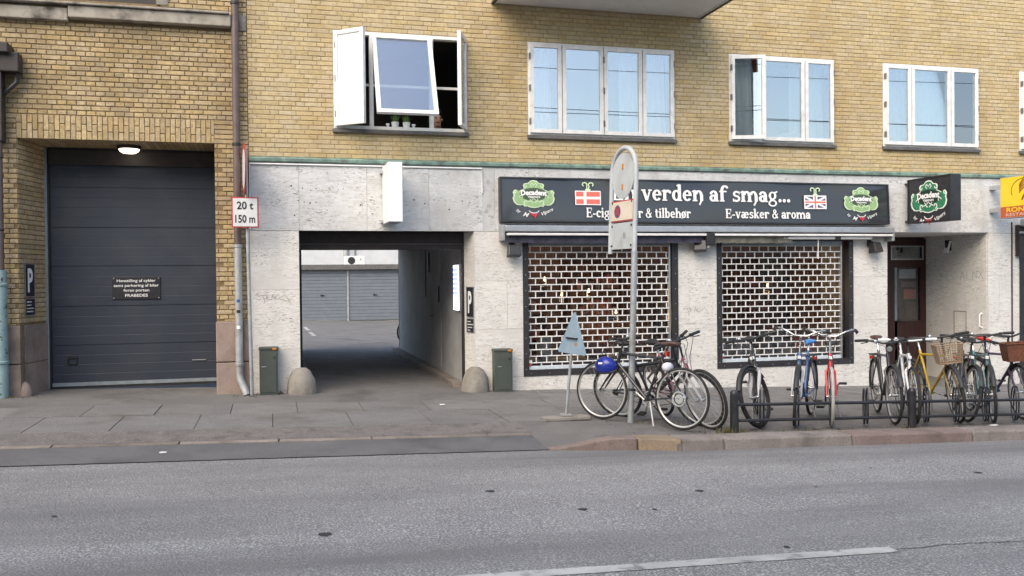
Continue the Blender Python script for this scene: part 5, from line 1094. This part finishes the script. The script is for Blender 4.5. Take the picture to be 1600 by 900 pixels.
def bike(label, front, theta=None, heading=None, lean=0, steer=0, R=.335, frame='paint_black', fork=None, style='diamond', bar='flat', bar_mat='black_paint', tyre='rubber', rim='rim_alu', saddle='plastic_black', tyre_r=.018, fend=None, basket=None, rack=False, grip='plastic_black', stand=True, sad_h=.95, bar_h=1.0, lamp=False, chainguard=False, susp=False, base_z=None, grp='bicycles parked on the pavement'):
    h = math.radians(heading if heading is not None else -(90 + theta)); fx = .60; rx = -.44; ax_z = R
    loc = Vector((front[0], front[1], 0)) - Vector((math.cos(h), math.sin(h), 0)) * fx; loc.z = gz(front[0]) - .0 if base_z is None else base_z
    T = thing('bicycle', label, 'bicycle', loc, 0, grp); T.rotation_euler = (math.radians(lean), -.03 * math.cos(h) * -1, h)
    fork = fork or frame
    HT, HB = Vector((.355, 0, .80)), Vector((.40, 0, .66)); ST, BB = Vector((-.20, 0, .80)), Vector((0, 0, .285)); RA, FA = Vector((rx, 0, ax_z)), Vector((fx, 0, ax_z))
    axis = (HT - HB).normalized(); SM = Matrix.Translation(HB) @ Matrix.Rotation(math.radians(steer), 4, axis) @ Matrix.Translation(-HB)
    f = MB()
    if style == 'diamond': f.cyl(ST + Vector((.02, 0, -.05)), HT + Vector((0, 0, -.03)), .015); f.cyl(HB, BB, .018)
    elif style == 'mtb': f.cyl(ST + Vector((.05, 0, -.14)), HT + Vector((0, 0, -.03)), .019); f.cyl(HB, BB, .023)
    else:
        f.tube([HB + Vector((-.005, 0, .06)), Vector((.22, 0, .50)), Vector((-.08, 0, .45))], .015, 10); f.tube([HB, Vector((.22, 0, .36)), BB], .018, 10)
    f.cyl(ST, BB, .016); f.cyl(HB - axis * .0, HT, .021)
    for s in (-1, 1):
        f.tube([BB + Vector((-.03, s * .03, 0)), RA + Vector((.1, s * .05, 0)), RA + Vector((0, s * .055, 0))], .009, 8); f.tube([ST + Vector((.02, s * .018, -.06)), RA + Vector((0, s * .055, 0))], .008, 8)
    f.lathe([(.022, -.036), (.022, .036)], BB, 'Y', 12); f.build('frame', frame, T, smooth=40)
    k = MB()
    for s in (-1, 1): k.tube([HB + Vector((.005, s * .02, -.02)), HB + Vector((.015, s * .048, -.06)), HB.lerp(FA, .65) + Vector((-.005, s * .05, 0)), FA + Vector((0, s * .05, 0))], [.013, .014 if not susp else .02, .012 if not susp else .022, .008], 8)
    k.cyl(HB + axis * -.03, HB + axis * .0, .022).box(HB.x - .02, HB.x + .03, -.055, .055, HB.z - .065, HB.z - .03) if susp else k.cyl(HB + axis * -.04, HB, .02)
    fk = k.xf(SM).build('fork', fork, T, smooth=40)
    wheel(T, 'wheel', None, R, tyre, rim, Matrix.Translation(RA), tyre_r, hubr=.03); wheel(T, 'wheel', None, R, tyre, rim, SM @ Matrix.Translation(FA), tyre_r)
    # steering column and bar
    bt = Vector((.33, 0, bar_h)); st = MB().cyl(HT, HT.lerp(bt, .75), .012).tube([HT.lerp(bt, .7), bt + Vector((.03, 0, -.01))], .014, 8); st.xf(SM).build('stem', 'chrome' if bar == 'swept' else 'plastic_black', T, smooth=40)
    if bar == 'flat': bp = [(.36, 0, bar_h), (.36, .06, bar_h), (.345, .2, bar_h + .015), (.32, .31, bar_h + .015)]
    elif bar == 'swept': bp = [(.36, 0, bar_h), (.37, .07, bar_h), (.37, .16, bar_h + .05), (.31, .24, bar_h + .075), (.2, .29, bar_h + .06), (.12, .31, bar_h + .045)]
    else: bp = [(.36, 0, bar_h), (.36, .05, bar_h), (.33, .16, bar_h + .03), (.27, .27, bar_h + .03), (.22, .32, bar_h + .025)]
    full = [(a, -b, c) for a, b, c in reversed(bp[1:])] + bp
    hb = MB().tube(full, .0125, 8).xf(SM).build('handlebar', bar_mat, T, smooth=60)
    for s in (-1, 1):
        e, d = Vector(bp[-1]), Vector(bp[-2]); e.y *= s; d.y *= s; dirv = (e - d).normalized()
        MB().cyl(e - dirv * .11, e + dirv * .012, .017, n=10).xf(SM).build('grip', grip, hb, smooth=40)
        p = e - dirv * .14; MB().tube([p, p + Vector((.05, 0, -.02)), p + Vector((.055, 0, -.03)) + dirv * .09], .006, 6).box(p.x - .018, p.x + .018, p.y - .015, p.y + .015, p.z - .02, p.z + .014).xf(SM).build('brake_lever', 'plastic_black', hb)
        MB().tube([p + Vector((.04, 0, 0)), Vector((.50, s * .06, bar_h - .03)), Vector((.45, s * .02, bar_h - .2)), Vector((.42, s * .03, .62))], .0035, 5).xf(SM).build('brake_cable', 'plastic_black', hb)
    MB().lathe([(.02, 0), (.022, .018), (.012, .03), (0, .032)], Vector((.35, -.13, bar_h + .015)), n=10).xf(SM).build('bell', 'chrome', hb, smooth=50)
    # saddle
    MB().cyl(ST - Vector((-.01, 0, .02)), Vector((-.235, 0, sad_h - .04)), .0125).build('seat_post', 'chrome', T, smooth=40)
    m = MB(); prof = [(-.155, .01, .02, .0), (-.14, .06, .03, .012), (-.08, .075, .035, .012), (0, .045, .032, .004), (.07, .022, .03, .0), (.125, .016, .024, -.004), (.14, .005, .012, -.008)]; vs_ = []; n = 10
    for (x_, w, t_, dz) in prof:
        for j in range(n): a = 2 * PI * j / n; vs_.append((-.235 + x_, w * math.cos(a), sad_h - .02 + dz + t_ * math.sin(a) * (.6 if math.sin(a) > 0 else 1)))
    m.add(vs_, [(i * n + j, i * n + (j + 1) % n, (i + 1) * n + (j + 1) % n, (i + 1) * n + j) for i in range(len(prof) - 1) for j in range(n)] + [tuple(range(n)), tuple((len(prof) - 1) * n + j for j in range(n))])
    m.build('saddle', saddle, T, smooth=70)
    # drive train
    cr_ = MB().torus(BB + Vector((0, -.05, 0)), .085, .006, 'Y', 28, 6).lathe([(.03, -.055), (.03, -.045)], BB, 'Y', 14)
    ca = random.uniform(0, 6); pa = Vector((.165 * math.cos(ca), 0, .165 * math.sin(ca)))
    cr_.tube([BB + Vector((0, -.065, 0)), BB + pa + Vector((0, -.08, 0))], .010, 8).tube([BB + Vector((0, .05, 0)), BB - pa + Vector((0, .08, 0))], .010, 8)
    co = cr_.build('crankset', 'rim_alu', T, smooth=40)
    for s, q in ((-1, pa), (1, -pa)): c = BB + q + Vector((0, s * .13, 0)); MB().box(c.x - .04, c.x + .04, c.y - .045, c.y + .045, c.z - .012, c.z + .012).build('pedal', 'plastic_black', co, bevel=.004)
    if chainguard: MB().tube([BB + Vector((.10, -.062, .0)), BB + Vector((.02, -.062, .09)), RA + Vector((0, -.062, .05)), RA + Vector((-.05, -.062, 0)), RA + Vector((0, -.062, -.05)), BB + Vector((.02, -.062, -.09))], .012, 6, True).build('chain_guard', 'plastic_black', T, smooth=50)
    else: MB().tube([BB + Vector((0, -.052, .087)), RA + Vector((0, -.052, .035))], .0045, 5).tube([BB + Vector((0, -.052, -.087)), RA + Vector((0, -.052, -.035))], .0045, 5).lathe([(.035, -.06), (.04, -.055), (.04, -.045), (.03, -.04)], RA, 'Y', 14).build('chain', 'black_steel', T)
    if fend:
        fender(Matrix.Translation(RA), R + .02, .1 * PI, 1.05 * PI).build('mudguard', fend, T, smooth=60); fender(SM @ Matrix.Translation(FA), R + .02, .12 * PI, .85 * PI).build('mudguard', fend, T, smooth=60)
    if rack:
        m = MB()
        for s in (-1, 1): m.tube([ST + Vector((.0, s * .02, -.1)), Vector((-.3, s * .05, .73)), Vector((-.62, s * .05, .73)), Vector((-.62, s * .05, .73))], .006, 6).tube([Vector((-.5, s * .05, .73)), RA + Vector((0, s * .06, 0))], .005, 6)
        for x_ in (-.35, -.45, -.55, -.62): m.cyl((x_, -.05, .73), (x_, .05, .73), .005, n=6)
        m.build('luggage_rack', 'plastic_black', T); MB().box(-.66, -.64, -.03, .03, .66, .70).build('rear_reflector', 'reflector_red', T, bevel=.004)
    if stand: MB().tube([BB + Vector((-.06, .03, -.02)), BB + Vector((-.16, .10, -.27))], .009, 6).build('kickstand', 'rim_alu', T, smooth=40)
    if lamp: MB().lathe([(.012, -.04), (.03, 0), (.032, .02), (0, .025)], Vector((.44, 0, .86)), 'X', 12).xf(SM).build('front_lamp', 'chrome', T, smooth=50)
    else: MB().box(.40, .425, -.025, .025, .74, .775).xf(SM).build('front_reflector', 'sign_white', T, bevel=.004)
    if basket:
        bm_ = MB(); x0, x1, y0, y1, z0, z1 = .42, .64, -.15, .15, bar_h - .29, bar_h - .07; tp = .82
        def pt(u, v, t): cx, cy = (x0 + x1) / 2, 0; k_ = tp + (1 - tp) * t; return (cx + (x1 - x0) / 2 * u * k_, (y1 - y0) / 2 * v * k_, z0 + (z1 - z0) * t)
        per = [(-1 + .25 * i, -1) for i in range(8)] + [(1, -1 + .2 * i) for i in range(10)] + [(1 - .25 * i, 1) for i in range(8)] + [(-1, 1 - .2 * i) for i in range(10)]
        if basket == 'wire':
            for (u, v) in per: bm_.tube([pt(u, v, 0), pt(u, v, 1)], .004, 5)
            for t in [j / 9 for j in range(10)]: bm_.tube([pt(u, v, t) for u, v in per], .003 if 0 < t < 1 else .007, 5, True)
            for i in range(8): bm_.tube([pt(-1 + .25 * i, -1, 0), pt(-1 + .25 * i, 1, 0)], .003, 4)
            bm_.xf(SM).build('basket', 'wicker', T, smooth=60)
        else:
            vs_ = []; n = len(per); lv = [0, .2, .4, .6, .8, 1]
            for j, t in enumerate(lv): vs_ += [pt(u * (1 + .02 * ((i + j) % 2)), v * (1 + .02 * ((i + j) % 2)), t) for i, (u, v) in enumerate(per)]
            bm_.add(vs_, [(j * n + i, j * n + (i + 1) % n, (j + 1) * n + (i + 1) % n, (j + 1) * n + i) for j in range(5) for i in range(n)] + [tuple(range(n))])
            bm_.tube([pt(u, v, 1) for u, v in per], .012, 6, True); bm_.xf(SM).build('basket', 'basket_brown', T)
    return T
MATS['paint_black'] = MATS['black_paint']
BA = bike('black city bicycle leaning at the signpost with a blue helmet on its bars', (3.63, -2.91), heading=124, lean=3, steer=6, frame='paint_black', saddle='leather_brown', bar='flat', tyre='rubber', rim='rim_alu', tyre_r=.016, R=.335, stand=True, sad_h=.93, bar_h=.93)
MB().lathe([(.01, -.075), (.045, -.05), (.052, 0), (.045, .045), (.01, .06)], Vector((-.25, .0, .66)), 'Y', 14).build('white_pouch', 'pouch_white', BA, smooth=60)
MB().torus((-.44, .062, .335), .075, .012, 'Y', 24, 6).lathe([(.05, .055), (.05, .062)], (-.44, 0, .335), 'Y', 20).build('brake_disc', 'chrome', BA, smooth=40)
MB().tube([(-.1, .03, .60), (-.16, .06, .52), (-.1, .06, .46), (-.04, .06, .52), (-.1, .05, .6)], .014, 8).build('chain_lock', 'plastic_black', BA, smooth=50); MB().box(-.255, -.23, -.03, .03, .78, .83).build('rear_reflector', 'reflector_red', BA)
HE = thing('helmet', 'shiny blue helmet hanging from the black bicycle handlebar', 'helmet', (3.66, -3.0, .75), math.radians(124)); HE.scale = (.88, .88, .88)
m = MB(); n1, n2 = 22, 9; vs_ = []
for i in range(n2 + 1):
    ph = (PI / 2 + .25) * i / n2
    for j in range(n1): a = 2 * PI * j / n1; vs_.append((.155 * math.sin(ph) * math.cos(a), .115 * math.sin(ph) * math.sin(a) + .0, .135 * math.cos(ph)))
m.add(vs_, [(i * n1 + j, i * n1 + (j + 1) % n1, (i + 1) * n1 + (j + 1) % n1, (i + 1) * n1 + j) for i in range(n2) for j in range(n1)])
m.xf(Matrix.Rotation(math.radians(-28), 4, 'X')).build('shell', 'helmet_blue', HE, (0, 0, -.03), smooth=80); MB().torus((0, 0, 0), .13, .010, 'Z', 26, 6).xf(Matrix.Rotation(math.radians(-28), 4, 'X') @ Matrix.Diagonal((1.16, .86, 1, 1))).build('rim', 'plastic_black', HE, (0, -.01, -.06), smooth=60)
MB().tube([(.09, .04, -.06), (.05, .03, .1), (.03, .0, .19)], .006, 5).tube([(-.09, .04, -.06), (-.03, .03, .1), (.03, .0, .19)], .006, 5).build('strap', 'plastic_black', HE); MB().box(-.03, .03, -.002, .002, -.012, .012).xf(Matrix.Rotation(.6, 4, 'X')).build('sticker', 'sign_white', HE, (0, .128, .02))
bike('black bicycle behind the helmet bicycle, leaning left against it', (4.60, -3.50), heading=-52, lean=13, steer=-8, frame='paint_black', fork='paint_silver', style='mtb', bar='flat', tyre_r=.02, fend=None, R=.33, bar_h=.98)
bike('silver and pink bicycle leaning left beside the first rack post', (4.60, -3.72), heading=-86, lean=15, steer=10, frame='paint_pink', fork='paint_silver', bar='flat', tyre_r=.018, fend=None, R=.34, bar_h=1.0, style='step')
bike('black mountain bicycle with wide tyres and short front mudguard', (5.20, -3.74), theta=27, lean=5, steer=-30, frame='paint_black', fork='paint_silver', style='mtb', susp=True, tyre_r=.026, R=.34, rim='black_paint', bar='flat', fend='plastic_black', bar_h=.97)
bike('blue bicycle with bright blue saddle cover and silver bars', (5.62, -3.72), theta=43, lean=-1, steer=9, frame='paint_blue', fork='paint_silver', bar='swept', bar_mat='chrome', saddle='cover_blue', style='diamond', fend='plastic_black', rack=True, bar_h=1.0, chainguard=True, sad_h=.92)
BG = bike('bright red bicycle with cream tyres and wide swept bars', (6.04, -3.80), theta=35, lean=1, steer=4, frame='paint_red', tyre='rubber_grey', rim='paint_red', bar='swept', bar_mat='chrome', style='step', fend=None, bar_h=1.0, sad_h=.9, chainguard=True)
bike('dark bicycle with brown saddle left of the middle rack post', (6.90, -3.76), theta=27, lean=2, steer=4, frame='paint_black', saddle='leather_brown', fend='plastic_black', bar='city', rack=True, sad_h=.97, bar_h=.92, lamp=True)
bike('white bicycle with white grips right of the middle rack post', (7.14, -3.80), theta=30, lean=2, steer=2, frame='paint_white', bar='flat', bar_mat='paint_white', grip='sign_white', tyre_r=.02, bar_h=.95)
bike('yellow bicycle with a wire front basket', (7.82, -3.72), theta=11, lean=3, steer=-15, frame='paint_yellow', fork='paint_olive', basket='wire', bar='flat', fend='plastic_black', bar_h=1.0, style='diamond')
bike('black bicycle with black mudguards between wire basket and teal bicycles', (7.93, -3.72), theta=33, lean=-6, steer=8, frame='paint_black', fend='plastic_black', bar='city', bar_h=.94, rack=True)
bike('teal bicycle with straight black handlebar', (8.22, -3.82), theta=28, lean=1, steer=-9, frame='paint_teal', bar='flat', bar_h=1.02, tyre_r=.018, fend='plastic_black')
bike('purple bicycle with a brown basket at the right edge', (8.84, -3.62), theta=16, lean=2, steer=-4, frame='paint_purple', basket='brown', bar='city', fend='plastic_black', saddle='reflector_red', bar_h=1.0, rack=True)
bike('bicycle wheel peeking out behind the far passage corner', (3.12, 8.3), heading=182, lean=0, steer=0, frame='paint_black', bar='flat', base_z=gz(2.8) + .01, grp='bicycles parked in the courtyard')
# ------------------------------------------------------------------ window sill plants, person
def pot(x, label, h=.075, r=.055):
    t = thing('potted_plant', label, 'plant', (x, .07, 3.872), group='plants on the window sill')
    MB().lathe([(r * .8, 0), (r, h), (r * .95, h), (r * .9, h - .01), (0, h - .012)], n=18).build('pot', 'pot_white', t, smooth=40)
    m = MB()
    for k in range(70):
        a = random.uniform(0, 2 * PI); s = random.uniform(.2, 1); l = random.uniform(.05, .115); dx, dy = math.cos(a), math.sin(a); w = .006; p = Vector((dx * r * .6 * s, dy * r * .6 * s, h - .01)); e = p + Vector((dx * l * .6 * s, dy * l * .6 * s, l)); q = Vector((-dy * w, dx * w, 0)); mid = (p + e) / 2 + Vector((0, 0, .012))
        m.add([p - q, p + q, mid + q, e, mid - q], [(0, 1, 2, 4), (4, 2, 3)])
    m.build('leaves', 'leaf_green', t, fix=False)
pot(1.705, 'left potted grass plant on the sill of the open window'); pot(1.865, 'right potted grass plant on the sill of the open window')
for x, l in ((1.60, 'small white cup left of the potted plants'), (1.965, 'small white cup right of the potted plants')):
    t = thing('sill_cup', l, 'cup', (x, .06, 3.872)); MB().lathe([(.018, 0), (.014, .02), (.026, .03), (.028, .05), (.022, .05), (.018, .034), (0, .033)], n=14).build('cup', 'pot_white', t, smooth=40)
t = thing('sill_bowl', 'white bowl on the sill of the third window', 'bowl', (8.02, .2, 3.872)); MB().lathe([(.05, 0), (.12, .05), (.15, .12), (.14, .12), (.11, .055), (0, .03)], n=20).build('bowl', 'pot_white', t, smooth=50)
t = thing('cushion', 'pale cushion leaning inside the fourth window', 'cushion', (10.55, .22, 3.872)); m = MB(); vs_ = []
for i in range(13):
    for j in range(10):
        u_, v_ = -1 + i / 6, -1 + j / 4.5; th_ = .07 * (1 - u_ ** 4) * (1 - v_ ** 4); vs_ += [(.3 * u_ * (1 - .12 * (1 - v_ * v_) * 0), -th_, .17 + .17 * v_ * (1 - .1 * (1 - u_ * u_))), (.3 * u_, th_, .17 + .17 * v_ * (1 - .1 * (1 - u_ * u_)))]
m.add(vs_, [tuple(2 * q_ + s_ for q_ in (i * 10 + j, (i + 1) * 10 + j, (i + 1) * 10 + j + 1, i * 10 + j + 1)) for s_ in (0, 1) for i in range(12) for j in range(9)]); m.build('cover', 'curtain', t, smooth=80)
PE = thing('person', 'person in dark clothes leaning at the open window', 'person', (2.385, .50, 3.41))
def skin_body(name, verts, edges, rad, mat, root=0):
    me = bpy.data.meshes.new(name); me.from_pydata(verts, edges, []); o = bpy.data.objects.new(name, me); COL.objects.link(o)
    md = o.modifiers.new('s', 'SKIN'); o.modifiers.new('b', 'SUBSURF').levels = 2; md.use_smooth_shade = True
    for i, r in enumerate(rad): me.skin_vertices[0].data[i].radius = r
    me.skin_vertices[0].data[root].use_root = True
    bpy.context.view_layer.update(); nm = bpy.data.meshes.new_from_object(o.evaluated_get(bpy.context.evaluated_depsgraph_get())); bpy.data.objects.remove(o)
    nm.materials.clear(); nm.materials.append(MATS[mat]); nm.shade_smooth(); r = bpy.data.objects.new(name, nm); COL.objects.link(r); r.parent = PE; return r
bv = [(0, .1, .0), (0, .06, .25), (0, 0, .46), (0, -.05, .525), (-.01, -.09, .585), (-.02, -.11, .65), (-.02, -.11, .725), (.17, 0, .47), (.24, -.14, .34), (.10, -.30, .42), (-.17, 0, .47), (-.24, -.14, .34), (-.08, -.30, .42), (.02, -.34, .43), (.0, -.34, .43)]
be = [(0, 1), (1, 2), (2, 3), (3, 4), (4, 5), (5, 6), (2, 7), (7, 8), (8, 9), (9, 13), (2, 10), (10, 11), (11, 12), (12, 14)]
brd = [(.15, .11), (.16, .12), (.17, .12), (.045, .045), (.044, .055), (.066, .085), (.066, .085), (.06, .06), (.05, .05), (.04, .04), (.06, .06), (.05, .05), (.04, .04), (.03, .02), (.03, .02)]
body = skin_body('body', bv, be, brd, 'skin')
for v in body.data.vertices:
    c = v.co
    if c.z > .55 and c.y < -.13:
        if abs(c.x + .02) < .018 and .61 < c.z < .66: c.y -= .022
        if .65 < c.z < .685 and .018 < abs(c.x + .02) < .05: c.y += .010
jk = skin_body('jacket', bv[:3] + bv[7:9] + bv[10:12] + [(.11, -.28, .41), (-.09, -.28, .41)], [(0, 1), (1, 2), (2, 3), (3, 4), (4, 7), (2, 5), (5, 6), (6, 8)], [(.17, .13), (.18, .14), (.185, .13), (.075, .075), (.065, .065), (.075, .075), (.065, .065), (.052, .052), (.052, .052)], 'cloth_dark')
m = MB(); vs_ = []; n1, n2 = 18, 8
for i in range(n2 + 1):
    ph = (PI * .62) * i / n2
    for j in range(n1):
        a = 2 * PI * j / n1; fr_ = max(0, -math.sin(a)); z = .088 * math.cos(ph); vs_.append((-.02 + .082 * math.sin(ph) * math.cos(a), -.095 + .10 * math.sin(ph) * math.sin(a) + (.03 * fr_ if i > 3 else 0), .725 + max(z, .03 if fr_ > .4 else -.06)))
m.add(vs_, [(i * n1 + j, i * n1 + (j + 1) % n1, (i + 1) * n1 + (j + 1) % n1, (i + 1) * n1 + j) for i in range(n2) for j in range(n1)]); m.build('hair', 'hair_dark', PE, smooth=70)
for s in (-1, 1): MB().lathe([(0, -.012), (.010, -.006), (.012, 0), (0, .004)], Vector((-.02 + s * .03, -.188, .668)), 'Y', 8).build('eye', 'hair_dark', PE); MB().lathe([(0, -.01), (.018, -.004), (.02, .004), (0, .01)], Vector((-.02 + s * .072, -.10, .65)), 'X', 10).build('ear', 'skin', PE, smooth=60)
MB().box(-.05, .01, -.178, -.168, .598, .604).build('mouth', 'leather_brown', PE)
# ------------------------------------------------------------------ courtyard
GB = thing('garage_block', 'row of pale blue slatted garage doors across the courtyard', 'building', (2.0, 22, .2)); ol = (-2.0, -22, -.2)
YG = 22; gzb = gz(3) + .03
MB().box(-4, 9, YG + .08, YG + 5, 0, 2.2).build('wall', 'render_grey', GB, ol); MB().box(-4, 9.2, YG - .18, YG + 5, 2.13, 2.27).build('roof', 'slate_sill', GB, ol); MB().box(-4, 9.2, YG - .22, YG - .17, 2.10, 2.29).build('roof_edge', 'slate_sill', GB, ol)
for d in range(4):
    xa = .80 + (d - 1) * 1.98 + .06; xb = xa + 1.88; dd = holder('garage_door', GB, (xa - 2.0, 0, 0))
    for k in range(15): z = .17 + k * .128; MB().add([(0, .02, z), (1.88, .02, z), (1.88, -.005, z + .118), (0, -.005, z + .118), (0, .04, z), (1.88, .04, z), (1.88, .04, z + .124), (0, .04, z + .124)], [(0, 1, 2, 3), (4, 7, 6, 5), (0, 4, 5, 1), (2, 6, 7, 3), (3, 2, 6, 7)]).build('slat', 'garage_blue', dd, (0, 0, -.2))
    MB().cyl((.94, -.03, 1.13), (1.06, -.03, 1.13), .015, n=6).lathe([(.035, -.03), (.035, .0)], (.94, 0, 1.13), 'Y', 10).build('handle', 'black_steel', dd, (0, 0, -.2))
    MB().box(xa - .09, xa - .015, YG - .03, YG + .05, .1, 2.1).build('post', 'galvanised', GB, ol)
RW = thing('rear_building', 'white rendered wall rising behind the courtyard garages', 'building', (2, 28, 0)); MB().box(-12, 12, 0, .4, 0, 9).build('wall', 'render_white', RW); MB().cyl((1.55, -.06, 2), (1.55, -.06, 9), .07).build('drain_pipe', 'galvanised', RW, smooth=40); MB().cyl((1.2, -.05, 2), (1.2, -.05, 9), .12).build('flue', 'galvanised', RW, smooth=40)
AC = thing('air_conditioner', 'white air conditioner unit on the garage roof', 'air conditioner', (3.10, 22.6, 2.27)); MB().box(-.4, .4, -.15, .15, 0, .36).build('case', 'sign_face_white', AC, bevel=.02); MB().torus((-.12, -.15, .18), .13, .012, 'Y', 24, 6).build('fan_ring', 'black_steel', AC); MB().lathe([(.12, -.152), (.12, -.156)], (-.12, 0, .18), 'Y', 24).build('fan', 'black_steel', AC)
MB().prism([(.2, .2), (.26, .2), (.23, .26)], .003, plane_fn((0, -.152, 0), (1, 0, 0), (0, 0, 1))).build('mark', 'black_steel', AC)
for (y_, za, zb, lb) in ((-9.0, 6.9, 6.0, 'upper overhead wire along the street seen in the window glass'), (-8.6, 6.3, 6.2, 'lower overhead wire along the street seen in the window glass'), (-10.2, 7.5, 7.9, 'far overhead wire along the street seen in the window glass')):
    m = MB().tube([(-30 + 70 * k / 24, y_ + .02 * k, za + (zb - za) * k / 24 - .5 * math.sin(PI * k / 24)) for k in range(25)], .009, 6); tag(m.build('overhead_wire', 'black_steel'), lb, 'wire', 'overhead street wires')
# ------------------------------------------------------------------ far side of the street (seen only in the glass)
OB = thing('opposite_building', 'dark brick building across the street reflected in the windows', 'building', (0, -18, 0)); MB().box(-22, 6.4, -8, 0, -.5, 10.5).build('wall', 'opp_brick', OB); MB().box(-22.2, 6.6, -8, .3, 10.5, 10.9).build('roof', 'roof_red', OB)
for f_ in range(3):
    for k in range(8): x = -20 + k * 3.2; wn = MB().merge(wall_holes(x, x + 1.5, 1.2 + f_ * 3.1, 3.0 + f_ * 3.1, [(x + .1, x + .72, 1.3 + f_ * 3.1, 2.9 + f_ * 3.1), (x + .78, x + 1.4, 1.3 + f_ * 3.1, 2.9 + f_ * 3.1)], .01, .08)).build('window', 'sign_white', OB); MB().box(x + .05, x + 1.45, .005, .03, 1.25 + f_ * 3.1, 2.95 + f_ * 3.1).build('pane', 'glass_far', wn)
OL = thing('opposite_shop', 'low brown building across the street reflected in the shop glass', 'building', (20, -18, 0)); MB().box(-13.5, 25, -8, 0, -1.5, 3.9).build('wall', 'opp_low', OL); MB().box(-13.5, 25, -8, .4, 3.9, 4.1).build('roof', 'slate_sill', OL)
for k in range(7): MB().box(-10 + k * 4.6, -6.6 + k * 4.6, .0, .05, -.2, 2.4).build('shop_window', 'room_dark', OL)
